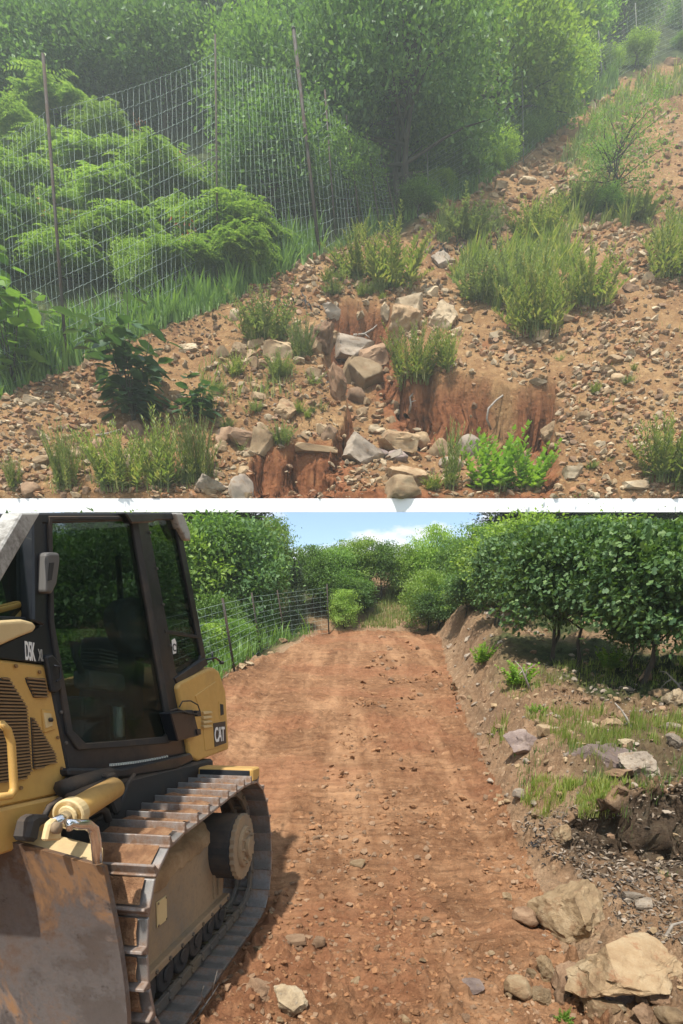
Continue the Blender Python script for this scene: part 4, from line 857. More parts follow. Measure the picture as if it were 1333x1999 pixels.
treeH('bright1', 375, 555, 470, 60, 'slender sapling with orange tinged leaves low against the fence mesh', name='sapling', cat='sapling')
treeH('bright0', 270, 590, 480, 80, 'yellow green sapling between the sumac thicket and the dark broad-leaved bush', name='sapling', cat='sapling')
treeH('sumac1', 470, 545, 420, 130, 'sumac shrub at the lower right corner of the thicket, by the bare post', name='sumac_shrub', cat='shrub')
# red sumac leaflets showing here and there
r = np.random.default_rng(9); PP = []
for (u, v) in ((22, 398), (110, 452), (370, 490), (160, 470), (300, 330), (25, 420), (118, 370), (275, 270), (352, 340), (385, 495)):
    P0 = np.array(hitH(u, v + 30)); P0[2] += 1.6; P0[1] -= 1.2
    for k in range(14): PP.append(P0 + r.normal(size=3) * np.array([.35, .35, .3]))
PP = np.array(PP); V, F = leaves(PP, unit(r.normal(size=PP.shape) - [0, 0, .5]), unit(r.normal(size=PP.shape) + [0, -.5, .5]), np.full(len(PP), .42), NAR, DIAF); obj('red_leaves', npmesh('red_leaves', V, F), M['leaf_red'], kind='stuff', label='scattered red and orange leaves among the sumac thicket', cat='leaves')

# --- sapling on the bare slope
treeH('airy0', 1186, 424, 225, 165, 'lone thin-leaved sapling with twisted stems in the middle of the bare gravel slope', name='sapling', cat='sapling')
treeH('mid0', 1178, 428, 372, 60, 'small dark bush wrapped round the stem of the lone sapling', name='bush', cat='bush')

# --- weeds: upright leafy stems
def weed(key, seed, stems, leaf, shape=NAR, L=.085, per=46, spread=.34, top=.05, lean=.75):
    r = np.random.default_rng(seed); P = []; D = []; N = []; LL = []; bm = bmesh.new()
    for s in range(stems):
        an = r.random() * 6.283; b = np.array([math.cos(an), math.sin(an), 0]) * spread * r.random() ** .6; h = .55 + .45 * r.random() * (1 - .3 * np.linalg.norm(b) / spread); ln = b * lean / spread * .5 + r.normal(size=3) * .09; ln[2] = 0
        pts = [b + ln * f * f + np.array([0, 0, h * f]) for f in np.linspace(0, 1, 6)]; b_tube(bm, [Vector(p) for p in pts], [.007 * (1.1 - f) for f in np.linspace(0, 1, 6)], 3, False)
        for q in range(per):
            f = .12 + .88 * (q / per) ** .85; a = q * 2.4 + r.random(); p = b + ln * f * f + np.array([0, 0, h * f]); dr = np.array([math.cos(a), math.sin(a), .25 + .9 * f]); P.append(p); D.append(dr); N.append(np.array([-dr[0], -dr[1], 1.]) + .3 * r.normal(size=3)); LL.append(L * (1.25 - .75 * f) * (.7 + .6 * r.random()))
    V, F = leaves(np.array(P), np.array(D), np.array(N), np.array(LL), shape, DIAF); me = npmesh('weed_' + key, V, F); me.materials.append(M[leaf]); st = bm_done(bm, 'stems'); st.materials.append(M['leaf_weed']); PROTO[key] = (me, st)
weed('weed0', 500, 48, 'leaf_weed', L=.11, per=60); weed('weed1', 501, 46, 'leaf_weedgrey', L=.10, per=56); weed('weed2', 502, 26, 'leaf_weed', L=.13, per=44, spread=.24); weed('weed3', 503, 20, 'leaf_young', shape=OVAL[[0, 1, 3, 5]] * np.array([1, 1.3, 1]), L=.13, per=26, spread=.26, lean=.7)
def plant(key, P, h, w, label, cat='weed', name='weed_clump', group=None):
    cme, tme = PROTO[key]; e = empty(name, label, cat, P, group, (0, 0, random.random() * 6.28)); s = w / .95
    for nm, me in (('foliage', cme), ('stem', tme)):
        c = obj(nm, me, None, e); c.scale = (s, s, h)
    return e
def plantH(key, u, v, h, w, label, **k):
    P = hitH(u, min(v, 958)); m = pxm(v, P.y); return plant(key, P - Vector((0, 0, .04 * h * m)), h * m * 1.08, w * m, label, **k)
def plantG(key, u, v, h, w, label, **k):
    P = hitG(u, v); m = pxm(v, P.y); return plant(key, P - Vector((0, 0, .03 * h * m)), h * m * 1.05, w * m, label, **k)
for key, u, v, h, w, lab in [
    ('weed0', 700, 545, 70, 90, 'bushy weed clump at the foot of the leaning corner post'), ('weed0', 765, 568, 98, 120, 'wide bright weed clump at the head of the gully'),
    ('weed1', 520, 668, 78, 110, 'grey green weed clump on the left rim beside the slab bridge of the gully'), ('weed1', 590, 700, 74, 50, 'thin grey weed growing beside the dark overhanging bank'),
    ('weed0', 805, 748, 98, 90, 'dense green weed on the inner right bank of the gully'), ('weed2', 872, 726, 76, 62, 'fan-shaped weed standing on top of the red clay wall'),
    ('weed0', 1045, 660, 128, 118, 'tallest weed clump at the edge of the stony slope right of the gully'), ('weed1', 1000, 600, 110, 110, 'pale weed clump behind the tallest one on the knoll'),
    ('weed0', 1150, 602, 92, 100, 'round yellow green weed clump where the knoll meets the gravel slope'), ('weed1', 930, 590, 74, 90, 'loose pale weed clump above the big pale boulder'),
    ('weed1', 545, 738, 44, 56, 'low weed sprig among pale rubble left of the gully'), ('weed2', 462, 735, 40, 44, 'small weed beside the upright pale stone'),
    ('weed1', 548, 868, 42, 46, 'small feathery weed above the red bank at the strip'), ('weed0', 130, 955, 120, 50, 'slim weed stems left of the weed patch on the white strip'),
    ('weed0', 235, 966, 120, 100, 'leafy weed patch on the white strip, in front of the dark bush'), ('weed2', 320, 960, 145, 100, 'tall seed-topped weeds right of the leafy weed patch'),
    ('weed0', 388, 940, 128, 60, 'upright weed spire between the dark bush and the gully rubble'), ('weed2', 30, 968, 66, 40, 'single weed sprig at the lower left corner of the hillside'),
    ('weed0', 1300, 940, 118, 110, 'yellow green weed bush on the gravel slope by the right edge'), ('weed2', 1325, 966, 100, 80, 'lower weed bush touching the white strip by the right edge'),
    ('weed0', 1316, 548, 128, 110, 'tall green weed mass high on the right edge of the slope'), ('weed1', 1120, 418, 40, 90, 'soft grey green weeds left of the lone sapling'),
    ('weed1', 1235, 432, 34, 90, 'soft low weeds right of the lone sapling'), ('weed1', 905, 470, 50, 110, 'dusty green weed clump at the fence end above the charred pile'),
    ('weed0', 1040, 478, 60, 90, 'weed clump with long grass on the upper knoll'), ('weed2', 640, 552, 26, 32, 'tiny leafy weed alone on the brown earth below the corner post'),
    ('weed2', 1160, 770, 22, 28, 'tiny weed alone in the middle of the right gravel slope'), ('weed2', 700, 470, 30, 44, 'low weed against the fence behind the corner post'),
    ('weed3', 960, 966, 120, 130, 'bright leafy bush on the white strip at the mouth of the gully'), ('weed3', 1030, 966, 92, 110, 'bright leafy bush with round leaves beside the reddish dead sprig'),
    ('weed2', 880, 966, 128, 50, 'tall weed stem in front of the rounded boulders'), ('weed2', 845, 966, 34, 46, 'short weed at the foot of the pale boulder on the strip'),
]: plantH(key, u, v, h, w, lab)
weed('weed4', 504, 9, 'leaf_weedgrey', L=.16, per=20, spread=.3, lean=1.2)
for i in range(46):
    poly = [[(420, 720), (640, 700), (640, 850), (420, 870)], [(60, 860), (480, 880), (480, 950), (60, 950)], [(1000, 560), (1250, 500), (1320, 900), (1120, 940)], [(640, 520), (760, 570), (760, 590), (640, 580)]][i % 4]
    while True:
        u, v = rt.uniform(40, 1320), rt.uniform(480, 955)
        if inpoly(np.array([u]), np.array([v]), poly)[0]: break
    h = rt.uniform(12, 30) * (.6 if i % 4 == 2 else 1); plantH(rt.choice(['weed4', 'weed1', 'weed2']), u, v, h, h * rt.uniform(.8, 1.6), ['small weed sprig rooted among the pale rubble left of the gully', 'small weed sprig in the rubble along the white strip', 'tiny weed sprig on the right gravel slope', 'small weed sprig at the head of the gully'][i % 4], group=['weed sprigs in the pale rubble', 'weed sprigs along the white wall', 'weed sprigs on the right slope', 'weed sprigs at the gully head'][i % 4])

# --- dark broad-leaved bush, every leaf its own piece
def leaf_mesh(mat, shape=OVAL, faces=OVALF, name='leaf'):
    V = np.array(shape, float); V = np.concatenate([V, [(.5, 0, -.015)]]); n = len(shape); F = [(i, (i + 1) % n, n) for i in range(n)]; me = npmesh(name, V, F, True); me.materials.append(M[mat]); return me
def leaf_bush(P, height, width, n, leaf, lmesh, label, name='bush', cat='bush', seed=1, cz=.5, stems=5, tiers=None):
    r = random.Random(seed); e = empty(name, label, cat, P); bm = bmesh.new(); tips = []
    for s in range(stems):
        an = 6.283 * s / stems + r.random(); d = Vector((math.cos(an), math.sin(an), 0)) * (width * .42 * r.random() ** .5); hh = height * (1 - .45 * (d.length / (width * .42)) ** 1.5) * r.uniform(.9, 1)
        pts = [Vector((d.x * f ** 1.3, d.y * f ** 1.3, hh * f)) for f in [k / 9 for k in range(10)]]; b_tube(bm, pts, [leaf * .05 * (1.2 - k / 9) for k in range(10)], 5, False); tips += [(p, k / 9) for k, p in enumerate(pts) if k > 1]
    obj('stem', bm_done(bm, 'stem', True), M['bark'], e)
    for k in range(n):
        p, f = r.choice(tips); an = r.random() * 6.283; out = Vector((math.cos(an), math.sin(an), 0)); q = p + out * leaf * r.uniform(.1, 1.0) + Vector((0, 0, r.uniform(-.4, .3) * leaf)); d = (out + Vector((0, 0, r.uniform(-.65, .15)))).normalized(); nn = (Vector((0, 0, 1)) + Vector((r.gauss(0, .3), r.gauss(0, .3) - .25, 0))).normalized(); sd = nn.cross(d).normalized(); nn = d.cross(sd)
        R = Matrix((d, sd, nn)).transposed().to_4x4(); R.translation = q; o = obj('leaf', lmesh, None, e); o.matrix_local = R @ Matrix.Scale(leaf * r.uniform(.65, 1.15), 4)
    return e
lm_big = leaf_mesh('leaf_big'); lm_round = leaf_mesh('leaf_mid', OVAL * np.array([1, 1.35, 1])); lm_young = leaf_mesh('leaf_young')
P = hitH(262, 832); m = pxm(800, P.y)
leaf_bush(P, 235 * m, 150 * m, 270, 36 * m, lm_big, 'dark broad-leaved bush with large glossy leaves beside the fence post', seed=3, stems=9)
P = hitH(385, 826); leaf_bush(P, 78 * m, 110 * m, 110, 26 * m, lm_big, 'low spreading broad-leaved plant right of the dark bush', seed=4, stems=7, name='shrub', cat='shrub')
P = hitH(28, 756); m = pxm(700, P.y); leaf_bush(P, 250 * m, 210 * m, 230, 32 * m, lm_round, 'round-leaved sapling leaning in over the left end of the fence', seed=5, stems=8, name='sapling', cat='sapling')
P = hitH(-22, 600); m = pxm(100, P.y); leaf_bush(P, (tv(-10) - tv(600)) * P.y, 150 * m, 170, 30 * m, lm_round, 'tall sapling with big light leaves at the top left corner', seed=6, stems=6, name='sapling', cat='sapling')

# ------------------------------------------------------------------ lower trees
right_oaks = [
 ('oak0', 1252, 1342, 1003, 255, 'oak with a single bare dark trunk, foremost of the oaks right of the road'), ('oak1', 1078, 1292, 1004, 220, 'twin-stemmed oak leaning over the right bank of the road'),
 ('oak2', 1128, 1306, 1010, 170, 'slim oak with two thin trunks between the twin-stemmed and single-trunk oaks'), ('oak0', 1345, 1345, 1006, 230, 'oak cut by the right edge with drooping dark boughs'),
 ('oak2', 1230, 1318, 1150, 110, 'small young oak growing under the taller ones'), ]
for k, u, v, vt, w, lab in right_oaks: treeG(k, u, v, vt, w, lab)
for k, u, y, vt, w, lab in [('bright0', 1000, 17, 1004, 200, 'light green tree behind the twin-stemmed oak'), ('mid1', 925, 20, 1016, 120, 'leafy tree over the crest where the right bank meets the sky'), ('bright1', 1130, 16, 1002, 210, 'yellow green tree behind the slim oak'),
    ('mid2', 1260, 17, 1002, 230, 'mid green tree behind the single-trunk oak'), ('mid0', 1370, 16, 1002, 210, 'dim green tree far behind at the right edge'), ('oak1', 965, 14.5, 1040, 120, 'low branched oak at the top of the bare right bank'), ('oak2', 905, 19, 1120, 90, 'round low oak at the end of the right bank')]:
    treeG(k, u, 1260, vt, w, lab, y=y)
for k, u, y, vt, w, lab in [
    ('mid0', 400, 22, 1002, 200, 'leafy tree directly behind the cab of the bulldozer, inside the fence'), ('wood0', 470, 23, 1002, 190, 'dark leafy tree behind the second fence post'), ('bright0', 330, 21, 1001, 230, 'green tree seen through the quarter window of the cab'),
    ('tall0', 548, 25.5, 1001, 130, 'tall yellow green tree rising left of the patch of sky'), ('cedar0', 582, 23.5, 1092, 86, 'dark cedar in front of the tall yellow green tree'), ('mid1', 612, 26, 1062, 90, 'rounded green tree between the dark cedar and the sky'),
    ('mid0', 648, 26.5, 1062, 100, 'green tree left of the gap at the end of the road'), ('bright0', 690, 27.6, 1048, 90, 'far green tree top under the small cloud'), ('mid0', 742, 27.8, 1052, 84, 'far leafy tree top in the middle of the skyline'), ('bright1', 785, 27.6, 1062, 70, 'far small tree in the dip of the skyline'),
    ('bright1', 842, 27, 1024, 92, 'far tree standing highest on the skyline right of the gap'), ('bright0', 815, 27.4, 1078, 80, 'far low bush below the skyline dip'), ('mid1', 885, 26, 1046, 90, 'far tree joining the skyline to the right hand wood'),
    ('bright0', 672, 24.5, 1150, 56, 'bright shrub beside the last fence post'), ('bright1', 832, 24.2, 1112, 92, 'bright leafy bush at the right end of the road crest'), ('bright0', 872, 23.2, 1150, 70, 'low bright bush under the right bank crest'), ('mid2', 690, 26.5, 1125, 70, 'shrub on the far slope left of the grassy strip'),
    ('wood1', 250, 16, 1001, 230, 'tree behind the far side of the cab'), ('mid2', 130, 17, 1001, 240, 'tree behind the bulldozer cab, seen through the door glass'), ('wood2', 20, 15, 1001, 230, 'tree behind the engine hood at the left edge'), ('mid1', 505, 23, 1150, 100, 'bushy shrub against the fence mesh'), ('mid0', 430, 20, 1160, 100, 'low shrub behind the first fence post')]:
    treeG(k, u, 1280, vt, w, lab, y=y, name='tree' if 'tree' in lab or 'cedar' in lab or 'oak' in lab else 'bush', cat='tree' if 'tree' in lab or 'cedar' in lab or 'oak' in lab else 'bush')
for i in range(34):                                        # undergrowth inside the left fence and on the far slope
    y = rt.uniform(10, 24); x = float(xl(y)) - rt.uniform(1.9, 6.5); P = Vector((x, y, float(gh(np.array([x]), np.array([y]), False)[0]))); h = rt.uniform(.7, 1.9)
    tree(rt.choice(['mid0', 'mid1', 'bright0', 'wood2']), P, h, h * 1.3, 'low green shrub in the undergrowth behind the fence left of the road', cat='shrub', name='shrub', group='undergrowth shrubs behind the road fence')
for i in range(30):
    u = rt.uniform(640, 905); y = rt.uniform(25.5, 29.5); v = 1241 - 4; r_ = ray(u, v); x = r_[0] / r_[1] * y; P = Vector((x, y, float(gh(np.array([x]), np.array([y]), False)[0]))); h = rt.uniform(.9, 1.9)
    if 690 < u < 815: continue
    tree(rt.choice(['mid0', 'bright1', 'bright0', 'wood2']), P, h, h * 1.4, 'green shrub on the far slope past the end of the road', cat='shrub', name='shrub', group='shrubs on the far slope')
for i in range(12):
    x = rt.uniform(3.6, 14); y = rt.uniform(18, 25); P = Vector((x, y, float(gh(np.array([x]), np.array([y]), False)[0]))); h = rt.uniform(1.0, 2.4)
    tree(rt.choice(['oak0', 'mid1', 'wood2', 'bright0']), P, h, h * 1.3, 'low bush in the shade under the right hand trees', cat='bush', name='bush', group='bushes under the right hand trees')
for key, u, v, h, w, lab in [('weed3', 940, 1300, 46, 60, 'leafy sprig hanging over the bare right bank'), ('weed3', 1010, 1340, 50, 80, 'straggly plant beside the pale dead branch on the bank'), ('weed3', 1190, 1320, 50, 66, 'leafy seedling left of the bare oak trunk'),
    ('weed3', 1047, 1400, 26, 40, 'small dark leafed weed below the dead branch'), ('weed3', 1100, 1990, 26, 44, 'small green seedling between the fallen stones at the lower right'), ('weed2', 1250, 1500, 40, 26, 'grass-like weed beside the grey boulder')]:
    plantG(key, u, v, h, w, lab)
for i, (u, y) in enumerate([(380, 33), (450, 34), (470, 33), (1060, 33.5), (1000, 32.5), (1030, 33.5), (1100, 32.5), (1170, 33.5), (1240, 32.5), (1320, 33.5), (230, 33), (300, 34)]):
    treeG(rt.choice(['mid0', 'bright0', 'mid2', 'bright1']), u, 1230, 985, 150, 'tall tree of the far row %s the road, %s from the left' % (('left of', ordinal([0, 1, 2, 0, 0, 0, 0, 0, 0, 0, 0, 0][i] + 2 if i < 3 else i - 10)) if i < 3 or i > 9 else ('right of', ordinal(i - 3))), y=y)
# trees behind the photographer, left of the road: they shade the bulldozer
for k, x, y, h, w in [('oak0', -8.5, -3.5, 8.5, 7.5), ('mid1', -6.0, -8.5, 9.5, 8), ('oak1', -12, 1.5, 9, 8), ('wood0', 9.5, -4, 8, 7), ('oak2', 9.5, 2.0, 6.5, 5.5)]:
    P = Vector((x, y, float(gh(np.array([x]), np.array([y]), False)[0]))); tree(k, P, h, w, {'oak0': 'large oak beside the road behind the camera, left', 'mid1': 'leafy tree behind the camera by the road', 'oak1': 'oak outside the picture beyond the bulldozer', 'wood0': 'dark tree behind the camera on the other side', 'oak2': 'oak outside the picture right of the camera'}[k])

# ------------------------------------------------------------------ rocks
M['rock_tan'] = rock_mat('tan_rock', [(0.136, 0.084, 0.048), (0.288, 0.200, 0.112), (0.400, 0.304, 0.192)], lichen=(.22, .13, .07))
M['rock_pale'] = rock_mat('pale_rock', [(0.192, 0.136, 0.084), (0.368, 0.280, 0.176), (0.480, 0.400, 0.280)], lichen=(.26, .22, .17))
M['rock_grey'] = rock_mat('grey_rock', [(.13, .105, .085), (.27, .22, .17), (.40, .33, .25)], lichen=(.22, .14, .08))
M['rock_brown'] = rock_mat('brown_rock', [(.13, .075, .045), (.24, .15, .09), (.36, .24, .15)])
M['rock_ochre'] = rock_mat('ochre_rock', [(.150, .085, .045), (.300, .205, .115), (.420, .325, .205)], lichen=(.26, .12, .06))
M['rock_purple'] = rock_mat('purple_grey_rock', [(.10, .07, .06), (.20, .15, .13), (.33, .26, .22)], lichen=(.22, .15, .09))
M['rock_clod'] = rock_mat('earth_clod', [(.15, .073, .036), (.26, .13, .062), (.37, .21, .11)])
def rock_data(seed, sub, cuts=10, blocky=0.0, round_=0.0, rough=.05):
    bm = bmesh.new(); bmesh.ops.create_icosphere(bm, subdivisions=sub, radius=1); V = np.array([v.co[:] for v in bm.verts]); F = np.array([[v.index for v in f.verts] for f in bm.faces]); bm.free()
    r = np.random.default_rng(seed); N = unit(r.normal(size=(cuts, 3)))
    if blocky: N = np.concatenate([N, unit(np.array([(0, 0, 1), (0, 0, -1), (1, .1, 0), (-1, .15, 0), (0, 1, .1), (.1, -1, 0)]) + r.normal(size=(6, 3)) * .12)])
    dd = .36 + .40 * r.random(len(N)) + round_ * .25
    if blocky: dd[-6:] = .52 + .12 * r.random(6)
    for k in range(2):
        for n_, d_ in zip(N, dd):
            s = V @ n_ - d_; V = V - np.where(s > 0, s, 0)[:, None] * n_[None] * (1 - round_ * .35)
    if sub > 2: V = V + unit(V) * (rough * fbm(V[:, 0] * 3, V[:, 1] * 3, 4, seed, z=V[:, 2] * 3))[:, None] + unit(V) * (rough * .35 * fbm(V[:, 0] * 11, V[:, 1] * 11, 3, seed + 5, z=V[:, 2] * 11))[:, None]
    lo, hi = V.min(0), V.max(0); V = (V - (lo + hi) / 2) / (hi - lo); return V, F
ROCKS = {}
def rock_me(kind, i, mat):
    k = (kind, i, mat)
    if k not in ROCKS:
        a = {'hero': (5, 16, 0, 0, .075), 'block': (4, 7, 1, 0, .06), 'round': (4, 12, 0, .6, .05), 'mid': (2, 9, 0, 0, 0), 'slab': (2, 4, 1, 0, 0)}[kind]
        V, F = rock_data(700 + i * 13 + hash(kind) % 1 + len(kind), *a); me = npmesh('rock_' + kind, V, F, kind in ('round', 'hero', 'block')); me.materials.append(M[mat]); ROCKS[k] = me
        if kind in ('hero', 'block'):
            try: me.set_sharp_from_angle(angle=math.radians(28))
            except Exception: pass
    return ROCKS[k]
def rock(P, m, w, h, kind, mat, i, label, tilt=0.0, rz=None, dep=None, name='rock', cat='rock', group=None, sink=.2):
    W, H = w * m, h * m; Dp = (dep or (W * .75 + H * .25)); r = random.Random(i * 7 + int(w))
    o = obj(name, rock_me(kind, i % 6, 'rock_' + mat), None, None, label, cat, group); o.location = (P[0], P[1] + Dp * .22, P[2] + H * (.5 - (sink if w < 100 else .37))); o.scale = (W, Dp, H * (1.08)); o.rotation_euler = (r.uniform(-.12, .12), tilt, rz if rz is not None else r.uniform(-.35, .35)); return o
def rockH(u, vb, w, h, kind, mat, i, label, **k):
    P = hitH(u, min(vb - 3, 966)); return rock(P, pxm(vb, P.y), w, h, kind, mat, i, label, **k)
def rockG(u, vb, w, h, kind, mat, i, label, **k):
    P = hitG(u, vb - 3); return rock(P, pxm(vb, P.y), w, h, kind, mat, i, label, **k)
for a in [
 (641, 622, 64, 26, 'block', 'grey', 0, 'flat pale slab bridging the head of the gully', 0), (690, 702, 78, 34, 'block', 'grey', 1, 'grey slab wedged across the gully', .15), (722, 716, 70, 42, 'block', 'brown', 2, 'tilted brown slab leaning on the grey slab in the gully', -.55),
 (712, 758, 76, 58, 'round', 'tan', 3, 'large rounded boulder in the middle of the gully', 0), (684, 752, 40, 52, 'block', 'tan', 4, 'squared stone left of the large rounded boulder', .3), (697, 790, 40, 34, 'round', 'brown', 5, 'brown boulder below the large rounded one', 0),
 (865, 642, 62, 58, 'hero', 'pale', 0, 'big pale boulder crowning the right bank of the gully', 0), (800, 622, 60, 36, 'block', 'pale', 1, 'pale angular rock at the top of the pebbly bank', -.3), (750, 622, 22, 30, 'block', 'pale', 2, 'narrow pale stone upright at the right of the slab', .3),
 (862, 524, 40, 44, 'hero', 'grey', 3, 'grey boulder standing in the weeds below the charred pile', 0), (466, 708, 34, 42, 'hero', 'tan', 4, 'upright sunlit ochre stone left of the gully', .1), (545, 700, 66, 34, 'block', 'tan', 5, 'broad flat-topped tan rock below the grey green weed clump', 0),
 (368, 690, 44, 22, 'hero', 'pale', 2, 'pale wedge-shaped stone on bare earth right of the dark bush', -.15), (458, 628, 26, 24, 'round', 'pale', 1, 'pale rounded stone at the edge of the charred patch', 0), (556, 818, 58, 42, 'hero', 'ochre', 0, 'ochre block with a flat face amid the rubble', 0),
 (512, 888, 50, 46, 'block', 'tan', 1, 'tan split stone on the left lip of the red bank', .25), (475, 872, 70, 36, 'block', 'brown', 2, 'dark flat rock behind the tan split stone', 0), (445, 868, 44, 34, 'block', 'brown', 3, 'brown slab half under the low broad-leaved plant', 0),
 (620, 884, 82, 18, 'slab', 'tan', 4, 'long thin slab lying along the top of the red bank', .08), (628, 850, 26, 22, 'block', 'tan', 5, 'small tan block above the long thin slab', 0), (642, 858, 26, 30, 'block', 'brown', 0, 'upright brown block beside the gully mouth', .2),
 (705, 905, 76, 40, 'block', 'grey', 1, 'long grey slab sloping down into the gully mouth', .5), (775, 882, 84, 44, 'block', 'ochre', 2, 'long ochre boulder lying across the gully mouth', -.12), (768, 898, 36, 16, 'slab', 'grey', 3, 'thin grey slab leaning on the long ochre boulder', -.4),
 (733, 848, 36, 18, 'round', 'pale', 4, 'small pale stone above the long ochre boulder', 0), (824, 872, 34, 30, 'round', 'tan', 5, 'rounded tan stone right of the long ochre boulder', 0), (858, 892, 56, 42, 'round', 'tan', 0, 'rounded tan boulder below the red clay wall', 0),
 (915, 890, 50, 44, 'round', 'grey', 1, 'grey rounded boulder against the foot of the red clay wall', 0), (778, 900, 40, 24, 'round', 'purple', 2, 'reddish purple boulder under the thin grey slab', 0), (742, 898, 34, 20, 'round', 'purple', 3, 'purple grey stone left of the reddish purple boulder', 0),
 (796, 946, 104, 56, 'hero', 'ochre', 1, 'largest sunlit ochre boulder in the gully mouth', 0), (790, 976, 76, 46, 'round', 'tan', 4, 'dull tan boulder on the white wall in front of the ochre boulder', 0), (882, 918, 50, 26, 'round', 'grey', 5, 'low grey stone between the two rounded boulders', 0),
 (468, 976, 50, 50, 'round', 'grey', 0, 'grey rounded boulder on the white wall left of the red bank', 0), (405, 976, 92, 54, 'hero', 'grey', 5, 'broad grey boulder on the white wall among the weeds', 0), (412, 966, 30, 26, 'round', 'tan', 2, 'small tan stone in front of the broad grey boulder', 0),
 (92, 908, 52, 18, 'block', 'tan', 3, 'long flat tan stone on the brown earth at the left', -.1), (66, 860, 28, 22, 'block', 'brown', 4, 'leaning brown brick-like stone on the earth at the left', -.6), (62, 792, 36, 18, 'block', 'pale', 5, 'pale grey stone on the edge of the grass at the left', 0),
 (172, 895, 62, 26, 'block', 'tan', 0, 'pale and brown slab half hidden by weeds', .35), (192, 882, 36, 26, 'round', 'brown', 1, 'brown stone behind the half hidden slab', 0), (262, 858, 40, 40, 'hero', 'brown', 2, 'brown stone in the shadow under the dark bush', 0), (60, 970, 34, 28, 'block', 'brown', 3, 'brown block on the white wall near its left end', 0),
 (655, 670, 44, 20, 'block', 'tan', 0, 'tan block under the overhanging left bank', 0), (1056, 668, 32, 18, 'block', 'tan', 1, 'tan rock at the foot of the tallest weed clump', 0), (1104, 630, 50, 16, 'slab', 'tan', 2, 'flat tan slab right of the tallest weed clump', 0),
 (968, 664, 26, 18, 'slab', 'pale', 3, 'pale slab on top of the red streak', 0), (995, 708, 22, 16, 'slab', 'pale', 4, 'small pale slab below the red streak', 0), (1049, 754, 36, 12, 'slab', 'pale', 5, 'pale flake stone where the dry root crosses the red wall', -.1),
 (1186, 734, 36, 20, 'hero', 'tan', 1, 'tan stone, left one of the cluster on the right slope', 0), (1208, 746, 28, 20, 'round', 'tan', 2, 'round tan stone at the bottom of the cluster on the right slope', 0), (1200, 712, 38, 16, 'round', 'ochre', 3, 'reddish tan stone at the top of the cluster on the right slope', 0), (1229, 700, 28, 14, 'block', 'pale', 4, 'pale flat stone just above the cluster on the right slope', 0),
 (1142, 825, 30, 22, 'round', 'ochre', 5, 'rounded reddish stone alone on the right slope', 0), (1220, 820, 22, 14, 'round', 'ochre', 0, 'small yellow stone alone on the right slope', 0), (1118, 935, 38, 22, 'block', 'pale', 1, 'pale block right of the bright leafy bushes', 0), (1085, 878, 24, 14, 'round', 'tan', 2, 'tan stone right of the red wall', 0),
 (1240, 956, 50, 20, 'slab', 'pale', 3, 'pale flat stone near the weed bush at the right edge', 0), (1266, 554, 26, 18, 'block', 'pale', 4, 'pale block high on the slope beside the tall green weeds', 0), (1232, 572, 30, 16, 'block', 'brown', 5, 'brown block high on the slope left of the pale block', 0),
 (1080, 860, 40, 40, 'hero', 'tan', 0, 'eroded tan block at the right end of the red wall', 0), (978, 372, 26, 12, 'block', 'tan', 1, 'tan block beside the long diagonal fence', 0), (948, 404, 34, 14, 'slab', 'brown', 2, 'brown slab below the long diagonal fence', 0), (1030, 362, 34, 12, 'block', 'pale', 3, 'pale block on the stony fan above the knoll', 0),
 (1170, 185, 26, 12, 'block', 'pale', 4, 'pale stone at the top of the bare strip by the fence', 0), (1312, 130, 34, 12, 'block', 'brown', 5, 'brown rock at the very top right of the slope', 0),
]: rockH(*a[:8], tilt=a[8])
